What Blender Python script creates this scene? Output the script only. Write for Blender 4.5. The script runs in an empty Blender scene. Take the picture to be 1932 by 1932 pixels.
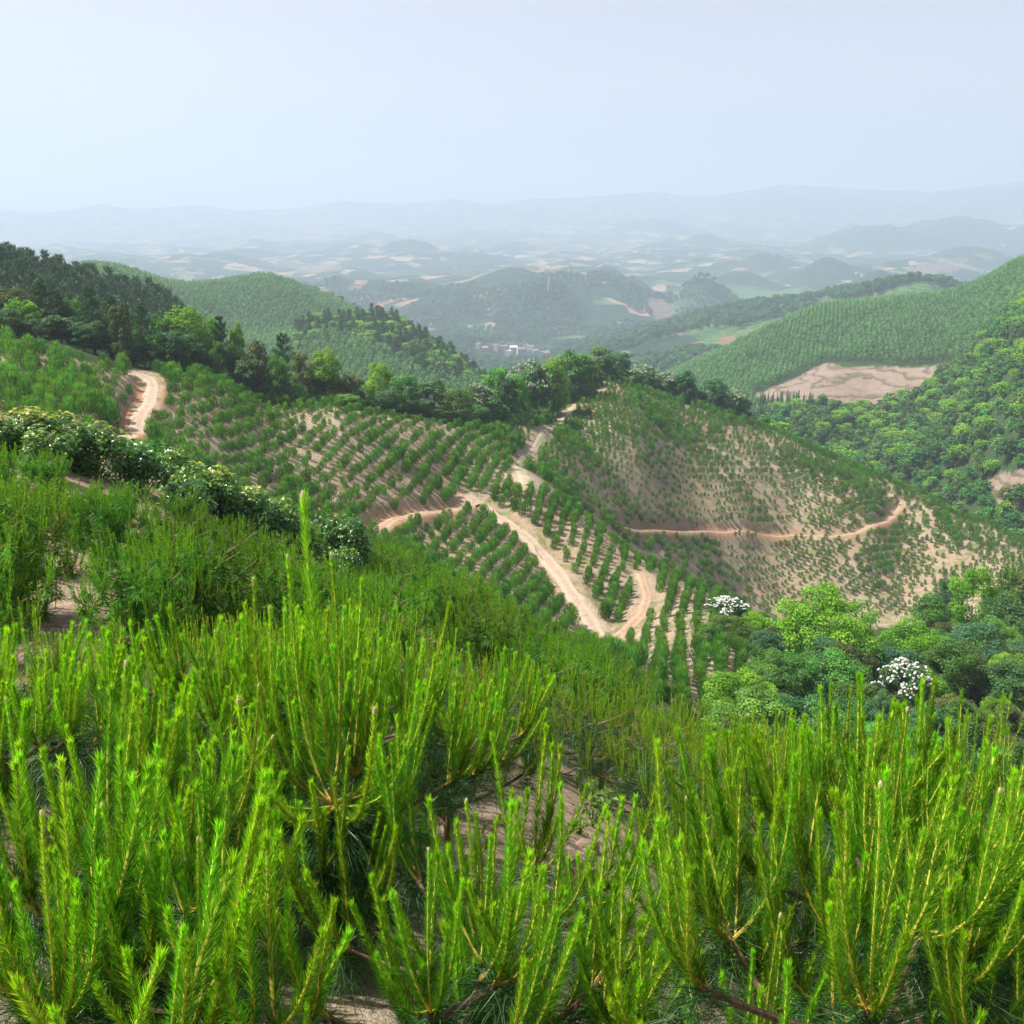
import bpy, math, random
import numpy as np
from mathutils import Vector, Matrix, Euler, Quaternion

C = bpy.context.scene
rng = np.random.default_rng(7)
random.seed(7)
PI = math.pi

# ------------------------------------------------------------------ camera, light, exposure
PITCH = math.radians(16.07)
FPX = 1979.0                      # focal length for a frame 1932 wide
cam_d = bpy.data.cameras.new('camera')
cam_d.sensor_width = 36.0
cam_d.sensor_height = 36.0
cam_d.sensor_fit = 'HORIZONTAL'
cam_d.lens = 36.0 * FPX / 1932.0
cam_d.clip_start = 0.05
cam_d.clip_end = 90000
cam = bpy.data.objects.new('camera', cam_d)
C.collection.objects.link(cam)
cam.rotation_euler = (math.radians(90) - PITCH, 0, 0)
C.camera = cam

SUN_EL = math.radians(57)
SUN_AZ = math.radians(-86)        # measured from +Y (view direction) towards +X: the sun stands high on the left
to_sun = Vector((math.sin(SUN_AZ) * math.cos(SUN_EL), math.cos(SUN_AZ) * math.cos(SUN_EL), math.sin(SUN_EL)))
sun_d = bpy.data.lights.new('sun', 'SUN')
sun_d.energy = 5.0
sun_d.angle = math.radians(0.6)
sun_d.color = (1.0, 0.955, 0.87)
sun = bpy.data.objects.new('sun', sun_d)
sun.rotation_euler = to_sun.to_track_quat('Z', 'Y').to_euler()
sun.location = (-30, 20, 60)
C.collection.objects.link(sun)

W = bpy.data.worlds.new('World')
C.world = W
W.use_nodes = True
nt = W.node_tree
nt.nodes.clear()
sky = nt.nodes.new('ShaderNodeTexSky')
sky.sky_type = 'NISHITA'
sky.sun_disc = False
sky.sun_elevation = SUN_EL
sky.sun_rotation = SUN_AZ
sky.altitude = 300
sky.air_density = 0.9
sky.dust_density = 2.2
sky.ozone_density = 1.2
bg = nt.nodes.new('ShaderNodeBackground')
bg.inputs['Strength'].default_value = 0.089
wo = nt.nodes.new('ShaderNodeOutputWorld')
hsv = nt.nodes.new('ShaderNodeHueSaturation')      # a milky, slightly greyed sky
hsv.inputs['Hue'].default_value = 0.54
hsv.inputs['Saturation'].default_value = 0.38
nt.links.new(sky.outputs[0], hsv.inputs['Color'])
tco = nt.nodes.new('ShaderNodeTexCoord')
mpg = nt.nodes.new('ShaderNodeMapping'); mpg.inputs['Scale'].default_value = (1.2, 1.2, 5.0)
nt.links.new(tco.outputs['Generated'], mpg.inputs[0])
wsp = nt.nodes.new('ShaderNodeTexNoise'); wsp.inputs['Scale'].default_value = 1.6; wsp.inputs['Detail'].default_value = 6; wsp.inputs['Roughness'].default_value = 0.6
nt.links.new(mpg.outputs[0], wsp.inputs['Vector'])
wr = nt.nodes.new('ShaderNodeMapRange'); wr.inputs['From Min'].default_value = 0.35; wr.inputs['From Max'].default_value = 0.7
wr.inputs['To Min'].default_value = 0.965; wr.inputs['To Max'].default_value = 1.045
nt.links.new(wsp.outputs[0], wr.inputs[0])
vm = nt.nodes.new('ShaderNodeVectorMath'); vm.operation = 'SCALE'
nt.links.new(hsv.outputs[0], vm.inputs[0]); nt.links.new(wr.outputs[0], vm.inputs['Scale'])
nt.links.new(vm.outputs[0], bg.inputs[0])
nt.links.new(bg.outputs[0], wo.inputs[0])

C.view_settings.view_transform = 'Standard'
C.view_settings.look = 'None'
C.view_settings.exposure = 0.92
C.view_settings.gamma = 1.0
C.view_settings.use_curve_mapping = False

cy = C.cycles
cy.max_bounces = 5
cy.diffuse_bounces = 3
cy.glossy_bounces = 1
cy.transmission_bounces = 4
cy.transparent_max_bounces = 4
cy.volume_bounces = 1
cy.caustics_reflective = False
cy.caustics_refractive = False
cy.use_adaptive_sampling = True
cy.adaptive_threshold = 0.02
cy.use_denoising = True
cy.sample_clamp_indirect = 4.0
try:
    cy.denoiser = 'OPENIMAGEDENOISE'
    cy.denoising_prefilter = 'ACCURATE'
except Exception:
    pass

# ------------------------------------------------------------------ helpers
def link(o):
    C.collection.objects.link(o)
    return o

def tag(o, label=None, cat=None, group=None, kind=None):
    if label: o['label'] = label
    if cat: o['category'] = cat
    if group: o['group'] = group
    if kind: o['kind'] = kind
    return o

def empty(name, loc=(0, 0, 0), rz=0.0, scale=1.0):
    o = bpy.data.objects.new(name, None)
    o.empty_display_size = 0.2
    link(o)
    o.location = loc
    o.rotation_euler = (0, 0, rz)
    o.scale = (scale,) * 3
    return o

def mk_mesh(name, verts, faces_list, mats, smooth=False, attrs=None):
    """verts (N,3); faces_list = [(faces array (M,k), material index), ...]; attrs {name: (N,) floats}"""
    me = bpy.data.meshes.new(name)
    verts = np.asarray(verts, dtype=np.float32)
    me.vertices.add(len(verts))
    me.vertices.foreach_set('co', verts.ravel())
    loops, starts, mi = [], [], []
    off = 0
    for f, m in faces_list:
        f = np.asarray(f, dtype=np.int32)
        if len(f) == 0:
            continue
        k = f.shape[1]
        loops.append(f.ravel())
        starts.append(off + np.arange(len(f), dtype=np.int32) * k)
        mi.append(np.full(len(f), m, dtype=np.int32))
        off += f.size
    loops = np.concatenate(loops); starts = np.concatenate(starts); mi = np.concatenate(mi)
    me.loops.add(len(loops))
    me.loops.foreach_set('vertex_index', loops)
    me.polygons.add(len(starts))
    me.polygons.foreach_set('loop_start', starts)
    me.polygons.foreach_set('material_index', mi)
    if smooth is not None:
        me.polygons.foreach_set('use_smooth', np.full(len(starts), bool(smooth)))
    for m in mats:
        me.materials.append(m)
    if attrs:
        for an, av in attrs.items():
            av = np.asarray(av, dtype=np.float32)
            if av.ndim == 1:
                a = me.attributes.new(an, 'FLOAT', 'POINT')
                a.data.foreach_set('value', av)
            else:
                a = me.attributes.new(an, 'FLOAT_COLOR', 'POINT')
                a.data.foreach_set('color', av.ravel())
    me.update(calc_edges=True)
    return me

def mk_obj(name, me, parent=None, loc=(0, 0, 0), rot=(0, 0, 0), scale=(1, 1, 1)):
    o = bpy.data.objects.new(name, me)
    link(o)
    if parent is not None:
        o.parent = parent
    o.location = loc
    o.rotation_euler = rot
    o.scale = scale if hasattr(scale, '__len__') else (scale,) * 3
    return o

class Geo:
    """collects pieces of geometry with a material index and a per-vertex tint"""
    def __init__(s):
        s.v, s.t, s.f3, s.f4, s.n = [], [], {}, {}, 0
    def add(s, v, f, m=0, tint=0.5):
        v = np.asarray(v, float); f = np.asarray(f, int)
        if len(f) == 0: return
        d = s.f3 if f.shape[1] == 3 else s.f4
        d.setdefault(m, []).append(f + s.n)
        s.v.append(v)
        s.t.append(np.full(len(v), tint) if np.isscalar(tint) else np.asarray(tint, float))
        s.n += len(v)
    def add_geo(s, g, M=None, scale_t=None):
        v = np.concatenate(g.v)
        if M is not None:
            M = np.array(M)
            v = v @ M[:3, :3].T + M[:3, 3]
        t = np.concatenate(g.t)
        for src, dst in ((g.f3, s.f3), (g.f4, s.f4)):
            for m, fl in src.items():
                dst.setdefault(m, []).append(np.concatenate(fl) + s.n)
        s.v.append(v); s.t.append(t); s.n += len(v)
    def mesh(s, name, mats, smooth=False):
        fl = [(np.concatenate(x), m) for d in (s.f3, s.f4) for m, x in d.items()]
        return mk_mesh(name, np.concatenate(s.v), fl, mats, smooth, {'tint': np.concatenate(s.t)})

def tube(path, radii, sides=6, cap=True):
    """path (n,3), radii (n,) -> verts, quads"""
    path = np.asarray(path, float); n = len(path)
    radii = np.broadcast_to(np.asarray(radii, float), (n,))
    tan = np.gradient(path, axis=0)
    tan /= np.linalg.norm(tan, axis=1)[:, None] + 1e-9
    ref = np.where(np.abs(tan[:, 2:3]) > 0.9, np.array([[1.0, 0, 0]]), np.array([[0, 0, 1.0]]))
    ref = np.broadcast_to(ref[0], tan.shape) if n else ref
    a = np.cross(tan, ref); a /= np.linalg.norm(a, axis=1)[:, None] + 1e-9
    b = np.cross(tan, a)
    th = np.arange(sides) * 2 * PI / sides
    v = path[:, None, :] + radii[:, None, None] * (np.cos(th)[None, :, None] * a[:, None, :] + np.sin(th)[None, :, None] * b[:, None, :])
    v = v.reshape(-1, 3)
    i = np.arange(n - 1)[:, None] * sides; j = np.arange(sides)[None, :]; j2 = (j + 1) % sides
    f = np.stack([i + j, i + j2, i + sides + j2, i + sides + j], -1).reshape(-1, 4)
    return v, f

def box_vf(cx, cy_, cz, sx, sy, sz):
    v = np.array([[x, y, z] for z in (0, 1) for y in (-.5, .5) for x in (-.5, .5)], float) * [sx, sy, sz] + [cx, cy_, cz]
    f = np.array([[0, 2, 3, 1], [4, 5, 7, 6], [0, 1, 5, 4], [2, 6, 7, 3], [0, 4, 6, 2], [1, 3, 7, 5]])
    return v, f

def vnoise(x, y, seed=0):
    """smooth value noise, vectorised, -1..1"""
    xi = np.floor(x).astype(np.int64); yi = np.floor(y).astype(np.int64)
    xf = x - xi; yf = y - yi
    u = xf * xf * (3 - 2 * xf); w = yf * yf * (3 - 2 * yf)
    def h(a, b):
        n = (a * 374761393 + b * 668265263 + seed * 1442695041) & 0xFFFFFFFF
        n = ((n ^ (n >> 13)) * 1274126177) & 0xFFFFFFFF
        n = (n ^ (n >> 16)) & 0xFFFFFFFF
        return n / 2147483647.5 - 1
    return (h(xi, yi) * (1 - u) * (1 - w) + h(xi + 1, yi) * u * (1 - w) + h(xi, yi + 1) * (1 - u) * w + h(xi + 1, yi + 1) * u * w)

def fbm(x, y, seed=0, oct=4):
    s = 0; a = 1; t = 0
    for k in range(oct):
        s = s + a * vnoise(x * 2 ** k, y * 2 ** k, seed + k * 17); t += a; a *= 0.5
    return s / t

def ray(u, v):
    """pixel of a 1932 frame -> azimuth from +Y, slope dz/dr"""
    a = (np.asarray(u, float) - 966) / FPX; b = -(np.asarray(v, float) - 966) / FPX
    dx = a; dy = math.cos(PITCH) + b * math.sin(PITCH); dz = -math.sin(PITCH) + b * math.cos(PITCH)
    return np.arctan2(dx, dy), dz / np.hypot(dx, dy)

def project(x, y, z):
    d = y * math.cos(PITCH) - z * math.sin(PITCH)
    up = y * math.sin(PITCH) + z * math.cos(PITCH)
    d = np.where(d > 1e-3, d, 1e-3)
    return 966 + FPX * x / d, 966 - FPX * up / d

# ------------------------------------------------------------------ the lie of the land
# (u, v, distance): ground seen in the photograph
P = [(100,880,28),(330,955,29),(640,1090,32),(0,870,27),(150,1180,14),(600,1210,20),
 (0,655,132),(0,790,95),(100,790,95),(120,680,132),(230,720,138),(200,790,105),
 (300,705,150),(280,708,150),(262,770,132),(240,820,122),(450,830,138),(420,735,155),(640,775,163),(800,800,176),(870,812,184),
 (940,820,196),(1000,800,216),(1000,850,202),(1040,808,230),(1083,764,268),(1140,718,292),(980,880,182),
 (600,960,128),(600,880,140),(750,900,148),(850,880,166),(900,950,154),(950,985,148),(1030,1050,138),(1080,1120,126),(1120,1180,118),(1150,1215,113),
 (450,900,126),(330,840,122),(750,1010,128),(900,1060,126),(850,1120,114),(1000,1160,111),(700,990,128),(760,1060,110),
 (850,1180,55),(950,1230,58),(1150,1250,70),
 (1000,905,162),(1100,985,152),(1180,1050,143),(1300,1110,131),(1400,1160,122),
 (1100,975,190),(1250,1060,214),(1180,1020,203),(1400,1140,236),
 (1200,735,299),(1300,770,308),(1400,795,314),(1500,835,317),(1600,878,318),(1680,908,320),(1750,938,315),(1860,988,305),(1932,1040,290),
 (1300,900,262),(1200,850,245),(1200,950,226),(1100,880,214),(1060,850,212),(1110,800,252),(1300,1000,240),(1400,950,266),(1500,950,281),(1560,1000,273),(1400,1000,256),(1230,1000,224),(1650,990,282),
 (1480,1130,245),(1600,1150,248),(1700,1160,250),(1700,1000,292),(1800,1110,260),(1932,1100,264),(1850,1050,282),
 (1580,1330,100),(1850,1250,140),(1300,1220,100),(1400,1250,92),(1700,1320,105),(1932,1330,112),
 (0,548,300),(110,570,310),(200,596,320),(330,615,360),
 (230,530,750),(340,580,800),(400,550,950),(500,534,1000),(560,548,1040),(640,582,1000),(760,640,1000),(400,630,800),(500,630,820),
 (620,640,650),(700,670,600),(860,715,560),(600,612,680),(730,615,680),(850,682,640),(900,722,600),
 (970,660,2000),(900,640,1900),(1050,690,1500),(1150,690,1300),(1240,610,1900),(1350,565,2200),(1500,565,2000),(1330,650,1300),(1750,535,1500),(1640,575,1400),
 (1932,505,900),(1860,545,880),(1700,585,850),(1560,590,900),(1450,640,850),(1350,690,800),(1290,722,760),
 (1600,650,780),(1800,620,750),(1500,700,720),(1420,745,640),(1700,690,680),(1570,690,690),(1640,775,610),(1800,700,640),
 (1932,600,600),(1932,700,500),(1932,800,430),(1750,830,520),(1550,800,560),(1700,880,470),(1850,900,430),(1932,930,400),(1930,905,405)]
# (azimuth in degrees, distance, height): near ground and ground hidden behind ridges
H = [(-30,.5,-1.5),(-30,3,-2.2),(-30,6,-3.0),(-30,12,-4.7),(-30,20,-5.8),
 (-15,.5,-1.6),(-15,3,-2.6),(-15,6,-3.7),(-15,12,-5.8),(-15,20,-7.8),
 (0,.5,-1.65),(0,3,-2.8),(0,8,-4.85),(0,14,-7.3),(0,20,-9.6),(0,28,-12.6),(0,38,-17.0),
 (15,.5,-1.7),(15,3,-3.1),(15,6,-4.7),(15,10,-7.2),(15,16,-11.5),(15,25,-18),(15,50,-32),
 (30,.5,-1.8),(30,3,-3.4),(30,6,-5.3),(30,10,-8.2),(30,16,-13),(30,25,-20),(30,50,-35),(30,100,-50),(30,160,-68),(30,250,-92),(30,400,-104),
 (-30,28,-5.6),(-30,60,-9),(-30,120,-15),(-30,200,-17),(-30,300,-10),(-30,600,-40),(-30,1000,-90),
 (-22,195,-26),(-15,225,-52),(-10,240,-62),(-3,255,-66),(2,420,-95),(-10,400,-105),(-3,420,-112),(8,460,-118),(15,430,-116),(20,410,-118),(25,370,-116),
 (-18,550,-100),(-10,820,-115),(-14,650,-100),(-3,800,-130),(-3,1200,-190),(5,900,-165),(8,1100,-170),(12,1150,-165),(20,1150,-130),(24,1100,-120),
 (-20,1300,-190),(-10,1400,-215),(-25,1200,-160),(-22,2200,-240),(-10,2200,-248),(20,2300,-235),(24,2200,-230),(30,700,-60),(30,1200,-120),(30,2200,-230),(-30,2200,-240)]
_az, _r, _z = [], [], []
for u, v, r in P:
    a, s = ray(u, v); _az.append(float(a)); _r.append(r); _z.append(float(s) * r)
for a, r, z in H:
    _az.append(math.radians(a)); _r.append(r); _z.append(z)
_az = np.array(_az); _r = np.array(_r, float); _z = np.array(_z)
AZK = 3.2
_X = np.stack([_az * AZK, np.log(_r + 2)], 1)
_Y = _z / (_r + 4)
def _phi(d2):
    return 0.5 * d2 * np.log(d2 + 1e-12)
_n = len(_X)
_K = _phi(((_X[:, None] - _X[None]) ** 2).sum(-1)) + np.eye(_n) * 0.0004
_Pm = np.concatenate([np.ones((_n, 1)), _X], 1)
_A = np.block([[_K, _Pm], [_Pm.T, np.zeros((3, 3))]])
_w = np.linalg.solve(_A, np.concatenate([_Y, np.zeros(3)]))

def rbf(az, r):
    az = np.asarray(az, float); r = np.asarray(r, float)
    shp = np.broadcast(az, r).shape
    X = np.stack([np.broadcast_to(az, shp).ravel() * AZK, np.log(np.broadcast_to(r, shp).ravel() + 2)], 1)
    out = np.empty(len(X))
    for i in range(0, len(X), 40000):
        x = X[i:i + 40000]
        d2 = ((x[:, None, :] - _X[None]) ** 2).sum(-1)
        out[i:i + 40000] = _phi(d2) @ _w[:_n] + _w[_n] + x @ _w[_n + 1:]
    return out.reshape(shp) * (np.broadcast_to(r, shp) + 4)

PLAIN = -252.0
# far hills: u, v of the top, distance, half width in px, depth factor
FAR_HILLS = [(1030,548,2450,95,1.0),(1150,560,2700,60,1.2),(770,463,5200,75,.8),(420,478,4600,110,.8),(330,498,4300,80,.8),(560,492,5400,60,.8),
 (790,528,3300,50,.9),(640,470,6600,90,.8),(930,500,4300,60,.9),(1060,478,5600,50,.9),(1100,518,3700,50,1.),(1190,530,3000,55,.9),
 (1240,470,5500,70,.9),(1400,520,3300,90,1.),(1560,505,3500,80,1.),(1450,480,4300,80,.8),(1620,436,6400,120,1.),(1690,433,6200,130,1.),(1740,496,3900,130,.9),
 (1850,478,4600,150,.9),(1800,438,6800,150,1.),(1930,442,6600,120,1.),(1330,445,6400,70,.7),(980,455,6400,70,.8),(140,500,5200,50,.7),(700,440,7600,90,.7),
 (1230,412,8600,170,.6),(1350,585,2200,80,1.),(1330,545,2600,70,1.),(1650,535,2900,70,1.)]
_FH = []
for u, v, r, w, df in FAR_HILLS:
    a, s = ray(u, v); a = float(a); zt_ = float(s) * r
    _FH.append((r * math.sin(a), r * math.cos(a), zt_ - PLAIN - 3, w / FPX * r * 0.75, df))
_rr = np.random.default_rng(3)
for k in range(480):
    r = math.exp(_rr.uniform(math.log(2500), math.log(8600))); a = _rr.uniform(-0.62, 0.62)
    _FH.append((r * math.sin(a), r * math.cos(a), _rr.uniform(14, 52) * (0.8 + r / 12000), _rr.uniform(70, 220) * (0.7 + r / 8000), _rr.uniform(.7, 1.3)))
RIDGE = np.array([(-400,392),(0,395),(100,399),(190,386),(260,397),(380,386),(450,396),(560,393),(650,381),(760,384),(860,374),(920,386),(1000,376),(1100,373),(1230,362),(1320,372),
 (1470,352),(1600,357),(1760,362),(1850,350),(1932,343),(2400,338)], float)
_ra, _rs = ray(RIDGE[:, 0], RIDGE[:, 1])

def far_z(az, r):
    x = r * np.sin(az); y = r * np.cos(az)
    z = np.full(np.shape(x), PLAIN) + 5 * fbm(x / 700, y / 700, 5) 
    b = np.zeros(np.shape(x))
    for hx, hy, h, w, df in _FH:
        m = (np.abs(x - hx) < 4 * w) & (np.abs(y - hy) < 5 * w)
        if m.any():
            d = ((x[m] - hx) / w) ** 2 + ((y[m] - hy) / (w * df * 1.1)) ** 2
            g = h * np.exp(-d * 0.9)
            b[m] = np.maximum(b[m], g) + 0.25 * np.minimum(b[m], g)
    b = b * (1 + 0.14 * fbm(x / 120, y / 120, 9))
    z = z + b
    # mountains
    top = np.interp(az, _ra, _rs)
    for R0, k, wid, sd in ((11500., 1.0, 1500., 21), (9700., 0.55, 800., 33)):
        zt_ = (top * R0 - PLAIN) * k
        if k < 1:
            zt_ = zt_ * (0.55 + 0.6 * fbm(az * 9, az * 0 + 3.3, sd))
        rr = R0 + 500 * fbm(az * 12, az * 0, sd + 1)
        z = np.maximum(z, PLAIN + zt_ * np.exp(-((r - rr) / wid) ** 2) * (1 + 0.05 * fbm(x / 900, y / 900, sd + 2)))
    return z

def smooth(a, b, x):
    t = np.clip((x - a) / (b - a), 0, 1)
    return t * t * (3 - 2 * t)

def base_z(az, r):
    az = np.asarray(az, float); r = np.asarray(r, float)
    az, r = np.broadcast_arrays(az, r)
    azc = np.clip(az, -0.60, 0.60)
    zn = rbf(azc, np.minimum(r, 2600))
    x = r * np.sin(az); y = r * np.cos(az)
    amp = smooth(60, 600, r) * 1.0
    zn = zn + amp * (2.2 * fbm(x / 45, y / 45, 2) + 7 * smooth(350, 900, r) * fbm(x / 170, y / 170, 3, 3)) + 0.10 * fbm(x / 2.3, y / 2.3, 4, 3) * smooth(1, 6, r) \
        + 0.35 * fbm(x / 11, y / 11, 8, 2) * smooth(20, 60, r)
    zf = far_z(az, np.maximum(r, 1.0))
    k = smooth(1700, 2500, r)
    z = zn * (1 - k) + zf * k
    # behind the camera: the hill goes on rising, then falls away
    back = smooth(1.0, 1.9, np.abs(az))
    zb = -1.65 + 11 * (1 - np.exp(-r / 35)) - 250 * smooth(150, 2500, r)
    return z * (1 - back) + zb * back

def hit(u, v, r0=2.0, r1=9000.0, n=2600):
    """where the line of sight through (u, v) meets the ground; None if nowhere"""
    a, s = ray(u, v)
    rs = np.exp(np.linspace(math.log(r0), math.log(r1), n))
    d = base_z(np.full(n, float(a)), rs) - float(s) * rs
    i = np.argmax(d > 0)
    if not d[i] > 0:
        return None
    if i > 0:
        t = d[i - 1] / (d[i - 1] - d[i]); r = rs[i - 1] * (1 - t) + rs[i] * t
    else:
        r = rs[0]
    return float(r * math.sin(a)), float(r * math.cos(a)), float(s) * r

# ------------------------------------------------------------------ roads: centre lines found on the ground
ROADS = []   # (name, pts (n,3), half width)
def road_line(pts, r0, r1, hw, name, label=None):
    w = [hit(u, v, r0, r1) for u, v in pts]
    w = np.array([p for p in w if p is not None])
    # resample
    seg = np.r_[0, np.cumsum(np.hypot(*np.diff(w[:, :2], axis=0).T))]
    m = max(8, int(seg[-1] / 0.8))
    s = np.linspace(0, seg[-1], m)
    q = np.stack([np.interp(s, seg, w[:, k]) for k in range(3)], 1)
    kx = max(3, m // 14) | 1
    ker = np.hanning(kx + 2)[1:-1]; ker /= ker.sum()
    qp = np.pad(q, ((kx // 2, kx // 2), (0, 0)), mode='reflect', reflect_type='odd')
    q = np.stack([np.convolve(qp[:, k], ker, 'valid') for k in range(3)], 1)
    q[:, 2] = base_z(np.arctan2(q[:, 0], q[:, 1]), np.hypot(q[:, 0], q[:, 1]))
    zz = np.pad(q[:, 2], (kx // 2, kx // 2), mode='reflect', reflect_type='odd')
    q[:, 2] = np.convolve(zz, ker, 'valid')
    ROADS.append((name, q, hw, label))
road_line([(222,850),(236,825),(262,785),(283,755),(288,730),(278,712),(255,704)], 90, 240, .9, 'dirt_road')
road_line([(880,935),(905,950),(945,980),(990,1010),(1030,1050),(1060,1092),(1085,1130),(1112,1172),(1135,1210),(1150,1228)], 100, 190, 1.15, 'dirt_road')
road_line([(700,1002),(740,980),(800,966),(850,962),(895,948)], 100, 190, 0.9, 'dirt_track')
road_line([(1140,1214),(1185,1183),(1212,1158),(1222,1125),(1208,1082)], 95, 160, .7, 'dirt_track')
road_line([(1160,990),(1230,998),(1330,1000),(1420,1003),(1500,1007),(1560,1014),(1620,1006),(1665,988),(1695,962),(1702,948)], 190, 310, .6, 'dirt_track')
road_line([(1680,935),(1692,912),(1712,905),(1718,915)], 240, 330, 1.3, 'dirt_track')
road_line([(978,884),(992,862),(1018,830),(1045,808),(1068,782),(1085,762)], 180, 330, .6, 'grassy_track')
road_line([(995,915),(985,895),(980,882)], 150, 260, 1.0, 'grassy_track')

def road_info(x, y, not_grassy=False):
    """distance to the nearest road, its height there, its half width"""
    x = np.asarray(x, float).ravel(); y = np.asarray(y, float).ravel()
    bd = np.full(x.shape, 1e9); bz = np.zeros(x.shape); bw = np.ones(x.shape)
    for nm, q, hw, _l in ROADS:
        if not_grassy and 'grassy' in nm: continue
        lo = q[:, :2].min(0) - 12; hi = q[:, :2].max(0) + 12
        m = np.where((x > lo[0]) & (x < hi[0]) & (y > lo[1]) & (y < hi[1]))[0]
        for i in range(0, len(m), 20000):
            mm = m[i:i + 20000]
            d = np.hypot(x[mm][:, None] - q[None, :, 0], y[mm][:, None] - q[None, :, 1])
            j = d.argmin(1); dm = d[np.arange(len(mm)), j]
            b = dm - hw < bd[mm] - bw[mm]
            t = mm[b]
            bd[t] = dm[b]; bz[t] = q[j[b], 2]; bw[t] = hw
    return bd, bz, bw

def ground(x, y):
    """height of the finished ground (with the cuts made for the roads)"""
    x = np.atleast_1d(np.asarray(x, float)); y = np.atleast_1d(np.asarray(y, float))
    z = base_z(np.arctan2(x, y), np.hypot(x, y))
    d, rz, hw = road_info(x, y, True)
    k = 1 - smooth(hw + 0.4, hw + 2.0, d)
    return z * (1 - k) + (rz - 0.06) * k

def in_poly(u, v, poly):
    poly = np.asarray(poly, float)
    u = np.asarray(u); v = np.asarray(v)
    c = np.zeros(u.shape, bool)
    j = len(poly) - 1
    for i in range(len(poly)):
        xi, yi = poly[i]; xj, yj = poly[j]
        if yi != yj:
            c ^= ((yi > v) != (yj > v)) & (u < (xj - xi) * (v - yi) / (yj - yi) + xi)
        j = i
    return c

# zones, outlined on the ground as the photograph shows them (polygon, nearest and farthest distance)
Z_PLANT = [([(-300,655),(0,652),(110,668),(230,700),(300,700),(420,722),(640,768),(800,795),(870,806),(930,812),(1000,775),(1080,730),(1140,708),(1200,722),(1300,762),(1400,782),(1500,825),(1600,868),(1680,900),(1760,935),(1860,980),(2100,1060),(2100,1130),(1760,1180),(1500,1190),(1470,1200),(1400,1280),(1330,1380),(1150,1400),(700,1500),(-300,1500)], 36, 345)]
Z_CLEAR = [([(1412,748),(1480,722),(1560,684),(1600,694),(1700,692),(1800,688),(1815,694),(1770,706),(1740,722),(1735,742),(1690,756),(1640,776),(1600,772),(1560,764),(1500,764)], 540, 800),
           ([(1216,560),(1250,564),(1276,588),(1264,610),(1240,604),(1222,588)], 1500, 3000), ([(1706,520),(1738,496),(1785,492),(1835,501),(1800,512),(1755,519)], 2300, 6000),
           ([(545,516),(572,502),(620,499),(652,506),(615,514)], 2300, 6500), ([(1062,520),(1095,512),(1130,516),(1100,524)], 2300, 6000),
           ([(1862,908),(1885,892),(1932,884),(2000,890),(2000,960),(1932,958),(1880,948)], 370, 480)]

Z_ORCH = [([(1240,600),(1262,556),(1310,534),(1400,530),(1500,536),(1600,572),(1650,600),(1560,600),(1480,612),(1420,640),(1330,650),(1290,625)], 1150, 3200),
          ([(1640,580),(1690,540),(1740,526),(1790,536),(1810,560),(1700,580)], 1150, 3000)]
# ------------------------------------------------------------------ materials
def new_mat(name):
    m = bpy.data.materials.new(name)
    m.use_nodes = True
    m.node_tree.nodes.clear()
    return m, m.node_tree.nodes, m.node_tree.links

def N(nodes, t, **kw):
    n = nodes.new(t)
    for k, v in kw.items():
        if k in ('operation', 'blend_type', 'data_type', 'feature', 'noise_dimensions', 'attribute_name', 'mode', 'interpolation', 'distance', 'wave_type', 'clamp_factor', 'use_clamp', 'attribute_type'):
            setattr(n, k, v)
        else:
            n.inputs[k].default_value = v
    return n

def mix(nodes, links, fac, a, b, blend='MIX'):
    n = nodes.new('ShaderNodeMix'); n.data_type = 'RGBA'; n.blend_type = blend
    for s, x in ((n.inputs[0], fac), (n.inputs[6], a), (n.inputs[7], b)):
        if hasattr(x, 'is_output'): links.new(x, s)
        elif isinstance(x, (int, float)): s.default_value = x
        else: s.default_value = (*x, 1) if len(x) == 3 else x
    return n.outputs[2]

def ramp(nodes, links, fac, stops):
    n = nodes.new('ShaderNodeValToRGB')
    e = n.color_ramp.elements
    while len(e) < len(stops): e.new(0.5)
    for k, (p, c) in enumerate(stops):
        e[k].position = p
        e[k].color = (*c, 1) if hasattr(c, '__len__') else (c, c, c, 1)
    links.new(fac, n.inputs[0])
    return n.outputs[0]

def math_n(nodes, links, op, a, b=None, c=None):
    n = nodes.new('ShaderNodeMath'); n.operation = op
    for s, x in zip(n.inputs, (a, b, c)):
        if x is None: continue
        if hasattr(x, 'is_output'): links.new(x, s)
        else: s.default_value = x
    return n.outputs[0]

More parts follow.
